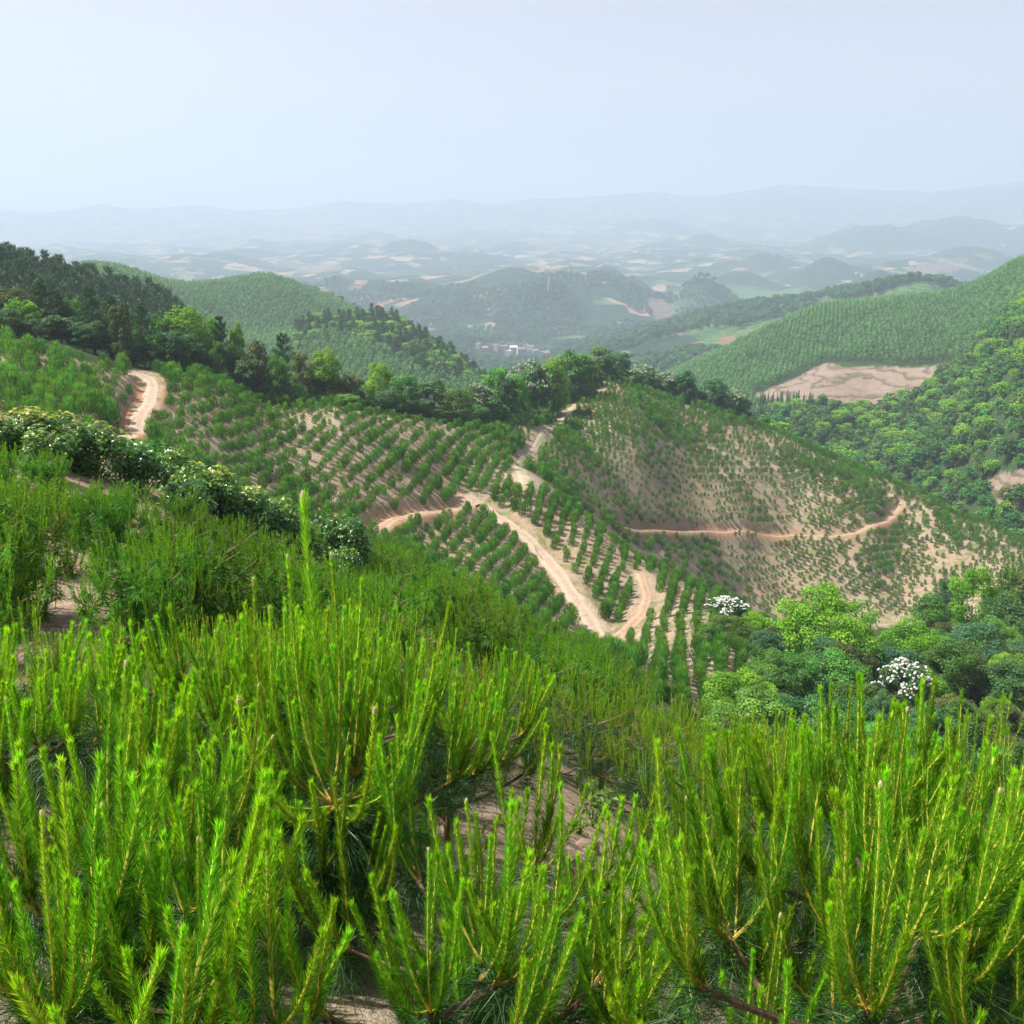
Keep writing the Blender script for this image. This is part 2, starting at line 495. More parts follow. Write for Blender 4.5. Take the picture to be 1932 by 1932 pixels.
def foliage(name, dark, mid, light, trans=0.35, rough=0.45, spec=0.25, var=0.25, hue=0.02, tcol=None):
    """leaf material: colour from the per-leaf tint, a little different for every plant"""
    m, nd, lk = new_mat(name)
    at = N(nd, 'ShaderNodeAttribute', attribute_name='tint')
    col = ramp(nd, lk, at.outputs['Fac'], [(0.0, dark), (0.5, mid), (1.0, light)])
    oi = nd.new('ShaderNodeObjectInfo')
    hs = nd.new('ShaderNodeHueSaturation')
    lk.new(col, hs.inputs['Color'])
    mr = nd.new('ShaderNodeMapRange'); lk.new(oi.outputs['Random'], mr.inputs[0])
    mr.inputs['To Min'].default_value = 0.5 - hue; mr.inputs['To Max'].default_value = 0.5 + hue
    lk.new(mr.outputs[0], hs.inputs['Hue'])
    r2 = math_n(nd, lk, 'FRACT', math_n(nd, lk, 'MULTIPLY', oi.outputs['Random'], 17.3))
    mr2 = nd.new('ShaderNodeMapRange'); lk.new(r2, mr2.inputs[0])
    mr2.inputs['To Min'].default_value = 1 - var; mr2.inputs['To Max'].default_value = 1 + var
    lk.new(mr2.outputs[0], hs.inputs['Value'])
    pb = nd.new('ShaderNodeBsdfPrincipled')
    lk.new(hs.outputs[0], pb.inputs['Base Color'])
    pb.inputs['Roughness'].default_value = rough
    pb.inputs['Specular IOR Level'].default_value = spec
    tr = nd.new('ShaderNodeBsdfTranslucent')
    tc = mix(nd, lk, 1.0, hs.outputs[0], tcol or (1.5, 1.6, 0.7), 'MULTIPLY')
    lk.new(tc, tr.inputs[0])
    ms = nd.new('ShaderNodeMixShader'); ms.inputs[0].default_value = trans
    lk.new(pb.outputs[0], ms.inputs[1]); lk.new(tr.outputs[0], ms.inputs[2])
    out = nd.new('ShaderNodeOutputMaterial'); lk.new(ms.outputs[0], out.inputs[0])
    return m

def bark_mat(name, a, b, scale=30):
    m, nd, lk = new_mat(name)
    tc = nd.new('ShaderNodeTexCoord')
    mp = nd.new('ShaderNodeMapping'); mp.inputs['Scale'].default_value = (scale, scale, scale * 0.25)
    lk.new(tc.outputs['Object'], mp.inputs[0])
    nz = N(nd, 'ShaderNodeTexNoise', Scale=1.0, Detail=5.0, Roughness=0.65); lk.new(mp.outputs[0], nz.inputs['Vector'])
    col = ramp(nd, lk, nz.outputs[0], [(0.3, a), (0.7, b)])
    pb = nd.new('ShaderNodeBsdfPrincipled'); lk.new(col, pb.inputs['Base Color']); pb.inputs['Roughness'].default_value = 0.9
    bp = N(nd, 'ShaderNodeBump', Strength=0.6, Distance=0.02); lk.new(nz.outputs[0], bp.inputs['Height']); lk.new(bp.outputs[0], pb.inputs['Normal'])
    out = nd.new('ShaderNodeOutputMaterial'); lk.new(pb.outputs[0], out.inputs[0])
    return m

def plain_mat(name, col, rough=0.7, nscale=8, namp=0.2, bump=0.0):
    m, nd, lk = new_mat(name)
    tc = nd.new('ShaderNodeTexCoord')
    nz = N(nd, 'ShaderNodeTexNoise', Scale=nscale, Detail=5.0, Roughness=0.6); lk.new(tc.outputs['Object'], nz.inputs['Vector'])
    a = tuple(c * (1 - namp) for c in col); b = tuple(min(1, c * (1 + namp)) for c in col)
    c = ramp(nd, lk, nz.outputs[0], [(0.3, a), (0.7, b)])
    pb = nd.new('ShaderNodeBsdfPrincipled'); lk.new(c, pb.inputs['Base Color']); pb.inputs['Roughness'].default_value = rough
    if bump:
        bp = N(nd, 'ShaderNodeBump', Strength=bump, Distance=0.05); lk.new(nz.outputs[0], bp.inputs['Height']); lk.new(bp.outputs[0], pb.inputs['Normal'])
    out = nd.new('ShaderNodeOutputMaterial'); lk.new(pb.outputs[0], out.inputs[0])
    return m

def terrain_mat():
    m, nd, lk = new_mat('ground')
    geo = nd.new('ShaderNodeNewGeometry')
    pos = geo.outputs['Position']
    zn = N(nd, 'ShaderNodeAttribute', attribute_name='zone')
    sep = nd.new('ShaderNodeSeparateColor'); lk.new(zn.outputs['Color'], sep.inputs[0])
    zsoil, zclear, zfar = sep.outputs[0], sep.outputs[1], sep.outputs[2]
    bank = N(nd, 'ShaderNodeAttribute', attribute_name='bank').outputs['Fac']
    def noise(s, d=5, r=0.6, vec=pos):
        n = N(nd, 'ShaderNodeTexNoise', Scale=s, Detail=d, Roughness=r); lk.new(vec, n.inputs['Vector']); return n.outputs[0]
    n1 = noise(0.35, 6); n2 = noise(3.0, 6); n3 = noise(25.0, 4); n4 = noise(0.05, 4)
    # bare plantation soil with dry grass
    soil = ramp(nd, lk, n2, [(0.3, (0.278, 0.197, 0.128)), (0.55, (0.363, 0.274, 0.190)), (0.75, (0.433, 0.347, 0.255))])
    soil = mix(nd, lk, ramp(nd, lk, n4, [(0.42, 0.0), (0.62, 0.75)]), soil, (0.401, 0.339, 0.247))
    grass = ramp(nd, lk, n3, [(0.3, (0.080, 0.112, 0.028)), (0.7, (0.192, 0.208, 0.072))])
    sx_ = nd.new('ShaderNodeVectorMath'); sx_.operation = 'LENGTH'; lk.new(pos, sx_.inputs[0])
    farm = ramp(nd, lk, math_n(nd, lk, 'DIVIDE', sx_.outputs['Value'], 100.0), [(0.25, 0.0), (0.6, 1.0)])
    gm = math_n(nd, lk, 'MULTIPLY', ramp(nd, lk, n1, [(0.50, 0.0), (0.60, 0.75)]), farm)
    litter = ramp(nd, lk, noise(9.0, 6, 0.75), [(0.38, 0.8), (0.5, 0.0)])
    soil = mix(nd, lk, litter, soil, (0.119, 0.073, 0.042))
    soil = mix(nd, lk, gm, soil, grass)
    soil = mix(nd, lk, ramp(nd, lk, noise(1.3, 3), [(0.35, 0.35), (0.5, 0.0)]), soil, (0.150, 0.098, 0.060))
    # forest floor
    ff = ramp(nd, lk, n2, [(0.3, (0.022, 0.045, 0.016)), (0.7, (0.05, 0.085, 0.028))])
    # clearing: pale pinkish soil with terrace lines
    sxyz = nd.new('ShaderNodeSeparateXYZ'); lk.new(pos, sxyz.inputs[0])
    zz = math_n(nd, lk, 'ADD', sxyz.outputs[2], math_n(nd, lk, 'MULTIPLY', noise(0.035, 4, 0.6), 13.0))
    terr = ramp(nd, lk, math_n(nd, lk, 'FRACT', math_n(nd, lk, 'MULTIPLY', zz, 0.27)), [(0.0, 0.0), (0.08, 0.9), (0.28, 0.55), (0.42, 0.0)])
    cl = ramp(nd, lk, noise(0.16, 7, 0.75), [(0.3, (0.186, 0.133, 0.099)), (0.7, (0.285, 0.223, 0.177))])
    cl = mix(nd, lk, math_n(nd, lk, 'MULTIPLY', terr, ramp(nd, lk, noise(0.3, 5, 0.8), [(0.3, 0.45), (0.6, 1.0)])), cl, (0.060, 0.055, 0.030))
    cl = mix(nd, lk, ramp(nd, lk, noise(0.5, 6, 0.8), [(0.56, 0.0), (0.66, 0.6)]), cl, (0.078, 0.090, 0.036))
    # far country: woods, orchards and small fields
    mp = nd.new('ShaderNodeMapping'); mp.inputs['Scale'].default_value = (1, 1, 0.0); lk.new(pos, mp.inputs[0])
    wob = N(nd, 'ShaderNodeTexNoise', Scale=0.006, Detail=3.0); lk.new(mp.outputs[0], wob.inputs['Vector'])
    wv2 = nd.new('ShaderNodeVectorMath'); wv2.operation = 'MULTIPLY_ADD'
    lk.new(wob.outputs['Color'], wv2.inputs[0]); wv2.inputs[1].default_value = (190, 190, 0); lk.new(mp.outputs[0], wv2.inputs[2])
    vo = N(nd, 'ShaderNodeTexVoronoi', Scale=0.0105, Randomness=1.0); lk.new(wv2.outputs[0], vo.inputs['Vector'])
    sc = nd.new('ShaderNodeSeparateColor'); lk.new(vo.outputs['Color'], sc.inputs[0])
    vo2 = N(nd, 'ShaderNodeTexVoronoi', Scale=0.019, Randomness=1.0); lk.new(wv2.outputs[0], vo2.inputs['Vector'])
    sc2 = nd.new('ShaderNodeSeparateColor'); lk.new(vo2.outputs['Color'], sc2.inputs[0])
    wood = ramp(nd, lk, noise(0.02, 7, 0.75), [(0.3, (0.010, 0.032, 0.024)), (0.5, (0.022, 0.062, 0.036)), (0.7, (0.055, 0.105, 0.045))])
    fieldc = ramp(nd, lk, sc2.outputs[0], [(0.0, (0.076, 0.119, 0.043)), (0.2, (0.111, 0.170, 0.068)), (0.42, (0.187, 0.204, 0.102)), (0.62, (0.391, 0.315, 0.212)), (0.88, (0.374, 0.212, 0.136))])
    n_big = noise(0.0011, 3)
    fsel = math_n(nd, lk, 'ADD', sc.outputs[0], math_n(nd, lk, 'MULTIPLY', math_n(nd, lk, 'SUBTRACT', n_big, 0.5), 1.0))
    fm = ramp(nd, lk, fsel, [(0.65, 0.0), (0.665, 1.0)])
    fm2 = math_n(nd, lk, 'MULTIPLY', fm, ramp(nd, lk, sc2.outputs[1], [(0.30, 0.0), (0.34, 1.0)]))
    n_n = nd.new('ShaderNodeSeparateXYZ'); lk.new(geo.outputs['Normal'], n_n.inputs[0])
    fm2 = math_n(nd, lk, 'MULTIPLY', fm2, ramp(nd, lk, n_n.outputs[2], [(0.955, 0.0), (0.975, 1.0)]))
    farc = mix(nd, lk, fm2, wood, fieldc)
    col = mix(nd, lk, zsoil, ff, soil)
    col = mix(nd, lk, zfar, col, farc)
    rowv = ramp(nd, lk, math_n(nd, lk, 'FRACT', math_n(nd, lk, 'MULTIPLY', zz, 0.28)), [(0.2, (0.16, 0.24, 0.10)), (0.5, (0.055, 0.13, 0.045))])
    orc = mix(nd, lk, ramp(nd, lk, noise(0.03, 4), [(0.4, 0.0), (0.6, 0.6)]), rowv, (0.085, 0.20, 0.06))
    col = mix(nd, lk, zn.outputs['Alpha'], col, orc)
    col = mix(nd, lk, zclear, col, cl)
    red = ramp(nd, lk, n2, [(0.3, (0.259, 0.122, 0.061)), (0.7, (0.374, 0.223, 0.137))])
    col = mix(nd, lk, bank, col, red)
    # near the camera: reddish crumbly earth
    pb = nd.new('ShaderNodeBsdfPrincipled'); lk.new(col, pb.inputs['Base Color']); pb.inputs['Roughness'].default_value = 0.95
    pb.inputs['Specular IOR Level'].default_value = 0.1
    hgt = math_n(nd, lk, 'ADD', math_n(nd, lk, 'MULTIPLY', n2, 0.16), math_n(nd, lk, 'MULTIPLY', noise(14.0, 6, 0.7), 0.07))
    hgt = math_n(nd, lk, 'ADD', hgt, math_n(nd, lk, 'MULTIPLY', math_n(nd, lk, 'MULTIPLY', noise(0.05, 7, 0.8), zfar), 14.0))
    bp = N(nd, 'ShaderNodeBump', Strength=0.8, Distance=1.0); lk.new(hgt, bp.inputs['Height']); lk.new(bp.outputs[0], pb.inputs['Normal'])
    out = nd.new('ShaderNodeOutputMaterial'); lk.new(pb.outputs[0], out.inputs[0])
    return m

def road_mat(name, a, b, grassy=0.0):
    m, nd, lk = new_mat(name)
    geo = nd.new('ShaderNodeNewGeometry')
    def noise(s, d=5, r=0.6):
        n = N(nd, 'ShaderNodeTexNoise', Scale=s, Detail=d, Roughness=r); lk.new(geo.outputs['Position'], n.inputs['Vector']); return n.outputs[0]
    col = ramp(nd, lk, noise(0.9, 6, 0.7), [(0.3, a), (0.7, b)])
    col = mix(nd, lk, ramp(nd, lk, noise(2.6, 7, 0.8), [(0.36, 0.75), (0.5, 0.0)]), col, tuple(x * 0.62 for x in a))
    ac = N(nd, 'ShaderNodeAttribute', attribute_name='tint').outputs['Fac']   # 0 at the edges, 1 in the middle
    # two wheel tracks packed paler than the rest
    tr = ramp(nd, lk, ac, [(0.0, 0.0), (0.3, 0.7), (0.55, 0.7), (0.8, 0.0)])
    col = mix(nd, lk, math_n(nd, lk, 'MULTIPLY', tr, noise(0.4, 3)), col, tuple(min(0.7, x * 1.25) for x in b))
    if grassy:
        gm = ramp(nd, lk, noise(0.5, 5), [(0.42, 0.0), (0.55, grassy)])
        col = mix(nd, lk, gm, col, (0.16, 0.24, 0.07))
    pb = nd.new('ShaderNodeBsdfPrincipled'); lk.new(col, pb.inputs['Base Color']); pb.inputs['Roughness'].default_value = 0.95
    bp = N(nd, 'ShaderNodeBump', Strength=0.7, Distance=0.15); lk.new(noise(2.5, 6), bp.inputs['Height']); lk.new(bp.outputs[0], pb.inputs['Normal'])
    out = nd.new('ShaderNodeOutputMaterial'); lk.new(pb.outputs[0], out.inputs[0])
    return m

# ------------------------------------------------------------------ the ground: one sheet, finer where it is seen
az_f = np.radians(np.concatenate([np.arange(-180, -60, 6.0), np.arange(-60, -33, 0.9), np.arange(-33, 33, 0.085), np.arange(33, 60, 0.9), np.arange(60, 180, 6.0)]))
r_f = np.concatenate([[0.02], np.exp(np.arange(math.log(0.4), math.log(60), 0.022)), np.exp(np.arange(math.log(60), math.log(420), 0.0055)), np.exp(np.arange(math.log(420), math.log(900), 0.006)), np.exp(np.arange(math.log(900), math.log(14000), 0.012)), [16000, 22000, 30000]])
AZ, R = np.meshgrid(az_f, r_f, indexing='ij')
gx = (R * np.sin(AZ)); gy = (R * np.cos(AZ))
gz = base_z(AZ, R)
gd, grz, ghw = road_info(gx, gy, True)
gd = gd.reshape(gx.shape); grz = grz.reshape(gx.shape); ghw = ghw.reshape(gx.shape)
kk = 1 - smooth(ghw + 0.4, ghw + 2.0, gd)
bank_a = np.clip(smooth(0.25, 0.8, np.abs(gz - grz)) * (1 - smooth(ghw + .6, ghw + 1.9, gd)), 0, 1) * smooth(-.6, .1, fbm(gx / 3, gy / 3, 91))
gz = gz * (1 - kk) + (grz - 0.06) * kk
gu, gv = project(gx, gy, gz)
gu = gu + 5 * fbm(gx / 9, gy / 9, 71) ; gv = gv + 3.5 * fbm(gx / 9, gy / 9, 72)
def zone_mask(zs, u, v, r):
    m = np.zeros(u.shape, bool)
    for poly, a, b in zs:
        m |= in_poly(u, v, poly) & (r > a) & (r < b)
    return m
z_pl = (zone_mask(Z_PLANT, gu, gv, R) | (R < 40))
z_cl = zone_mask(Z_CLEAR, gu, gv, R)
z_fr = smooth(1050, 1500, R)
z_or = zone_mask(Z_ORCH, gu, gv, R) * smooth(-.35, .0, fbm(gx / 60, gy / 60, 73))
zone = np.stack([z_pl, z_cl, z_fr, z_or], -1).reshape(-1, 4).astype(np.float32)
na, nr = AZ.shape
idx = np.arange(na * nr).reshape(na, nr)
a0 = idx; a1 = np.roll(idx, -1, axis=0)
gf = np.stack([a0[:, :-1], a0[:, 1:], a1[:, 1:], a1[:, :-1]], -1).reshape(-1, 4)
gf = gf[:, ::-1]
M_ground = terrain_mat()
gme = mk_mesh('ground', np.stack([gx.ravel(), gy.ravel(), gz.ravel()], 1), [(gf, 0)], [M_ground], True, {'zone': zone, 'bank': bank_a.ravel()})
gob = mk_obj('ground', gme)
tag(gob, kind='structure')
# running horizon per direction, for telling what can be seen
_ha = az_f; 
_tan = gz / np.maximum(R, 0.5)
_run = np.maximum.accumulate(_tan, axis=1)
def visible(x, y, top, margin=0.004):
    """does a thing whose top stands at (x, y, top) rise over the ground before it"""
    az = np.arctan2(x, y); r = np.hypot(x, y)
    ia = np.clip(np.searchsorted(_ha, az), 0, len(_ha) - 1)
    ir = np.clip(np.searchsorted(r_f, r * 0.985) - 1, 0, len(r_f) - 1)
    return top / r > _run[ia, ir] - margin
def in_frame(x, y, z, mu=60, mv=80):
    u, v = project(x, y, z)
    return (u > -mu) & (u < 1932 + mu) & (v > -mv) & (v < 1932 + mv) & (y > 0)

# roads as sheets lying just above the ground
M_road = road_mat('packed_earth', (0.322, 0.231, 0.164), (0.420, 0.322, 0.238))
M_road2 = road_mat('red_earth', (0.286, 0.167, 0.102), (0.394, 0.272, 0.184))
M_road3 = road_mat('grassy_earth', (0.304, 0.238, 0.158), (0.396, 0.317, 0.224), 0.35)
for k, (nm, q, hw, lab) in enumerate(ROADS):
    t = np.gradient(q[:, :2], axis=0); t /= np.linalg.norm(t, axis=1)[:, None] + 1e-9
    nn = np.stack([t[:, 1], -t[:, 0]], 1)
    cols = np.linspace(-1, 1, 9)
    wob = 1 + 0.22 * vnoise(np.arange(len(q)) * 0.35, np.full(len(q), k * 3.1), 5)
    wob2 = 1 + 0.22 * vnoise(np.arange(len(q)) * 0.31, np.full(len(q), k * 3.1 + 9), 6)
    V = []; T = []
    for c in cols:
        w_ = wob if c < 0 else wob2
        xy = q[:, :2] + nn * (c * hw * w_)[:, None]
        d_ = 0.05 * (abs(c) ** 3)
        if 'grassy' in nm:
            V.append(np.stack([xy[:, 0], xy[:, 1], ground(xy[:, 0], xy[:, 1]) + .12 * (1 - abs(c)) + .01], 1)); T.append(np.full(len(q), 1 - abs(c))); continue
        V.append(np.stack([xy[:, 0], xy[:, 1], q[:, 2] + 0.02 - d_ * 1.6 - (0.03 if 0.3 < abs(c) < 0.7 else 0)], 1)); T.append(np.full(len(q), 1 - abs(c)))
    V = np.stack(V, 1); n0 = len(q); nc = len(cols)
    ii = np.arange(n0 * nc).reshape(n0, nc)
    F = np.stack([ii[:-1, :-1], ii[:-1, 1:], ii[1:, 1:], ii[1:, :-1]], -1).reshape(-1, 4)
    me = mk_mesh(nm, V.reshape(-1, 3), [(F, 0)], [M_road3 if 'grassy' in nm else (M_road if k in (0, 1) else M_road2)], True, {'tint': np.stack(T, 1).ravel()})
    o = mk_obj(nm, me); tag(o, kind='structure')
# ------------------------------------------------------------------ plant materials
M_needle = foliage('young_needles', (0.032, 0.100, 0.010), (0.135, 0.325, 0.012), (0.36, 0.62, 0.025), trans=0.45, rough=0.42, spec=0.35, var=0.26, hue=0.02)
M_needle_mid = foliage('young_needles_far', (0.030, 0.105, 0.014), (0.090, 0.260, 0.014), (0.22, 0.44, 0.025), trans=0.38, rough=0.5, spec=0.25, var=0.2, hue=0.015)
M_needle_old = foliage('old_needles', (0.012, 0.042, 0.012), (0.034, 0.100, 0.022), (0.11, 0.22, 0.06), trans=0.25, rough=0.4, spec=0.35, var=0.15, hue=0.01)
M_stem = foliage('shoot_stem', (0.26, 0.16, 0.03), (0.54, 0.48, 0.06), (0.55, 0.56, 0.08), trans=0.0, rough=0.6, spec=0.2, var=0.15)
M_bud = plain_mat('bud_scales', (0.62, 0.44, 0.33), 0.8, 90, 0.25, 0.3)
M_pbark = bark_mat('young_pine_bark', (0.06, 0.035, 0.02), (0.20, 0.12, 0.065), 40)

def unit(v):
    return v / (np.linalg.norm(v, axis=-1, keepdims=True) + 1e-9)

def needles(base, d, L, w, droop=0.0, segs=2, rg=rng):
    """thin bent blades: verts, triangles"""
    n = len(base); L = np.broadcast_to(np.asarray(L, float), (n,))[:, None]; w = np.broadcast_to(np.asarray(w, float), (n,))[:, None]
    s = unit(np.cross(d, rg.normal(size=(n, 3))))
    g = np.array([0, 0, -1.0])
    if segs == 1:
        tip = base + d * L + g * (droop * L)
        v = np.stack([base - s * w / 2, base + s * w / 2, tip], 1).reshape(-1, 3)
        f = (np.arange(n)[:, None] * 3 + np.array([0, 1, 2])).reshape(-1, 3)
        return v, f, 3
    mid = base + d * L * 0.5 + g * (droop * L * 0.22)
    tip = base + d * L * 0.95 + g * (droop * L)
    v = np.stack([base - s * w / 2, base + s * w / 2, mid - s * w * .45, mid + s * w * .45, tip], 1).reshape(-1, 3)
    k = np.arange(n)[:, None, None] * 5
    f = (k + np.array([[0, 1, 3], [0, 3, 2], [2, 3, 4]])[None]).reshape(-1, 3)
    return v, f, 5

def j_path(L, tilt0, tilt1=3.0, bend=0.3, n=12, x0=0.0):
    """a shoot that leaves sideways (+X) and turns upright"""
    s = np.linspace(0, 1, n)
    t = np.radians(tilt1 + (tilt0 - tilt1) * np.exp(-(s / bend) ** 1.3))
    d = np.stack([np.sin(t), np.zeros(n), np.cos(t)], 1)
    p = np.concatenate([[[0, 0, 0]], np.cumsum((d[:-1] + d[1:]) / 2 * (L / (n - 1)), axis=0)])
    return p

def shoot_geo(L, tilt0, nn, nlen=0.085, nw=0.0022, bud=0, seed=0, segs=2, r0=0.007, bare=0.05, tilt1=3.0, bend=0.3, sides=5, wob=0.012):
    rg = np.random.default_rng(seed)
    p = j_path(L, tilt0, tilt1, bend)
    ss = np.linspace(0, 1, len(p))
    p[:, 1] += wob * L * np.sin(ss * 3.1 + seed); p[:, 0] += wob * L * np.sin(ss * 4.3 + seed * 2) * ss
    g = Geo()
    v, f = tube(p, np.linspace(r0, r0 * 0.5, len(p)), sides)
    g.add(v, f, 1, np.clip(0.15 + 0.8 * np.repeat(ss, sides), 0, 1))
    s = bare + (1 - bare) * rg.random(nn) ** 0.9
    base = np.stack([np.interp(s, ss, p[:, k]) for k in range(3)], 1)
    tan = unit(np.stack([np.interp(s, ss, np.gradient(p[:, k])) for k in range(3)], 1))
    side = unit(np.cross(tan, rg.normal(size=(nn, 3))))
    ang = np.radians(rg.normal(33, 9, nn) * (1 - 0.45 * s ** 3))
    d = unit(tan * np.cos(ang)[:, None] + side * np.sin(ang)[:, None])
    ln = nlen * (1 - 0.52 * s ** 1.6) * rg.uniform(0.75, 1.15, nn)
    v, f, k = needles(base, d, ln, nw, droop=-0.10, segs=segs, rg=rg)
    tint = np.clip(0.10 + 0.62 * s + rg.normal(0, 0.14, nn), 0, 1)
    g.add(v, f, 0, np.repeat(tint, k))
    # the tuft at the tip: short bright needles standing close
    m = max(6, int(nn * 0.10))
    d = unit(np.stack([rg.normal(0, .30, m), rg.normal(0, .30, m), np.ones(m)], 1))
    base = p[-1] - np.array([0, 0, 1]) * rg.uniform(0, .06, (m, 1)) * min(1, L)
    v, f, k = needles(base, d, rg.uniform(.030, .055, m) * (nlen / .085), nw * 1.15, 0, segs=segs, rg=rg)
    g.add(v, f, 0, np.repeat(np.clip(rg.normal(.92, .1, m), 0, 1), k))
    if bud:
        tip = p[-1]
        h = 0.035 * bud
        pb = np.stack([np.full(6, tip[0]), np.full(6, tip[1]), tip[2] - 0.01 + np.linspace(0, h, 6) * 1.4], 1)
        v, f = tube(pb, np.array([.5, .9, 1.0, .95, .7, .1]) * 0.0105 * bud, 7)
        g.add(v, f, 2, 0.5)
    return g

def tuft_geo(n, ln, nw, seed, segs=2, up=0.1):
    """old needles round the end of a branch, long and hanging"""
    rg = np.random.default_rng(seed)
    g = Geo()
    base = np.stack([rg.normal(0, .018, n), rg.normal(0, .018, n), -rg.random(n) * 0.16], 1)
    th = rg.random(n) * 2 * PI
    el = rg.normal(up, .38, n)
    d = np.stack([np.cos(th) * np.cos(el), np.sin(th) * np.cos(el), np.sin(el)], 1)
    v, f, k = needles(base, d, ln * rg.uniform(.7, 1.15, n), nw, droop=0.55, segs=segs, rg=rg)
    g.add(v, f, 0, np.repeat(np.clip(rg.normal(.45, .2, n), 0, 1), k))
    return g

SM = [M_needle, M_stem, M_bud]
# full-detail shoots used by the nearest pines
SHOOTS = []
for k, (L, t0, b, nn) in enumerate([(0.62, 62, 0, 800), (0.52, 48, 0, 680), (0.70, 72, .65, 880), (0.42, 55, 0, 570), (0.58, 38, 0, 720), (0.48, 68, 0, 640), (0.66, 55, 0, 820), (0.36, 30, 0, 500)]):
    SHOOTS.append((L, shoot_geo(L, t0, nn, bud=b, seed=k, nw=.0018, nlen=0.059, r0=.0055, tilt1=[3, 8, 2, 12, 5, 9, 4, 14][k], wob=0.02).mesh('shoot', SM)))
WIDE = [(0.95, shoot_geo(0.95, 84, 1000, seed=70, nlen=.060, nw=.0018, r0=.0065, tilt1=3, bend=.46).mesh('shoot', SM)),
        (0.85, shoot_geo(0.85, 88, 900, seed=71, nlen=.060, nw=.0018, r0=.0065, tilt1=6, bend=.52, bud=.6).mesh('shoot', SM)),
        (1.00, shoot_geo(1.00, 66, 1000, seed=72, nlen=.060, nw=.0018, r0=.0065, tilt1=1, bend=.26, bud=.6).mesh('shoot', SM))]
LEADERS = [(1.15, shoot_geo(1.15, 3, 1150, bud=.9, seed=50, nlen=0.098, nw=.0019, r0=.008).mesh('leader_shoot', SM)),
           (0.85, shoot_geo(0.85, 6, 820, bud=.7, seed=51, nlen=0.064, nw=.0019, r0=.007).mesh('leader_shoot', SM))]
TUFTS = [tuft_geo(300, .21, .0022, 60).mesh('old_needles', [M_needle_old]), tuft_geo(260, .18, .0022, 61, up=.3).mesh('old_needles', [M_needle_old]), tuft_geo(480, .30, .0022, 62, up=-.1).mesh('old_needles', [M_needle_old])]

def pine_plan(seed, H=2.0, nbr=9, lead=0.85, spread=1.0, top=6, per=5, bushy=False):
    """where a young pine's trunk, branches, tufts and shoots go: trunk path, branch paths, tufts, shoots (pos, azimuth, tilt, length)"""
    rg = np.random.default_rng(seed)
    hT = H - lead
    n = 8; z = np.linspace(0, hT, n)
    lean = rg.normal(0, .04, 2)
    trunk = np.stack([lean[0] * z + .02 * np.sin(z * 3 + seed), lean[1] * z + .02 * np.cos(z * 2.3 + seed), z], 1)
    tufts = [(trunk[-1], 2, 1.0)]; shoots = []; branches = []
    shoots.append((trunk[-1], rg.random() * 6.28, 0.0, lead, 'L'))
    a0 = rg.random() * 6.28
    for k in range(top):
        shoots.append((trunk[-1], a0 + k * 6.283 / top + rg.normal(0, .2), rg.normal(0, .06), rg.uniform(.62, .88) * lead, 'J'))
    for k in range(nbr):
        f = rg.uniform(.10, .97) if k > nbr * .55 else rg.uniform(.62, .97)
        if bushy: f = .02 + .93 * ((k + .5) / nbr) ** .8
        b0 = np.array([np.interp(f * hT, z, trunk[:, j]) for j in range(3)])
        az = a0 + 2.4 * k + rg.normal(0, .25)
        ln = spread * rg.uniform(.34, .62) * (1.15 - .45 * f)
        if bushy: ln = spread * rg.uniform(.35, .95) * (1.0 - .5 * abs(f - .35))
        el = rg.uniform(.15, .6)
        if bushy: el = rg.uniform(-.15, .2) + .5 * f
        t = np.linspace(0, 1, 6)
        path = b0 + np.stack([np.cos(az) * ln * t, np.sin(az) * ln * t, ln * (math.tan(el) * t * .55 + .22 * t * t)], 1)
        branches.append(path)
        tufts.append((path[-1], rg.integers(0, 2), rg.uniform(.75, 1.05)))
        if bushy: tufts.append(((path[2] + path[3]) / 2, rg.integers(0, 2), rg.uniform(.8, 1.1)))
        m = per + rg.integers(-1, 2)
        for q in range(max(3, m)):
            room = (H * .95 - path[-1][2]) / .88
            if room < .16: continue
            sa = az + (0 if q == 0 else rg.uniform(-1.9, 1.9))
            shoots.append((path[-1] - unit(path[-1] - path[-2]) * rg.uniform(0, .05), sa, rg.normal(.05, .08), min(room, rg.uniform(.36, .68) * (0.75 + .25 * f)), 'J'))
    if bushy:
        for f in np.arange(.04, .95, .09): tufts.append((np.array([np.interp(f * hT, z, trunk[:, j]) for j in range(3)]), 1, 1.15))
    return trunk, branches, tufts, shoots

def wood_geo(trunk, branches, r0=.026, sides=7, bs=5):
    g = Geo()
    v, f = tube(trunk, np.linspace(r0, r0 * .5, len(trunk)), sides); g.add(v, f, 0, .5)
    for b in branches:
        v, f = tube(b, np.linspace(r0 * .45, r0 * .3, len(b)), bs); g.add(v, f, 0, .5)
    return g

def shoot_matrix(pos, az, tilt, s):
    return Matrix.Translation(Vector(pos)) @ Matrix.Rotation(az, 4, 'Z') @ Matrix.Rotation(tilt, 4, 'Y') @ Matrix.Scale(s, 4)

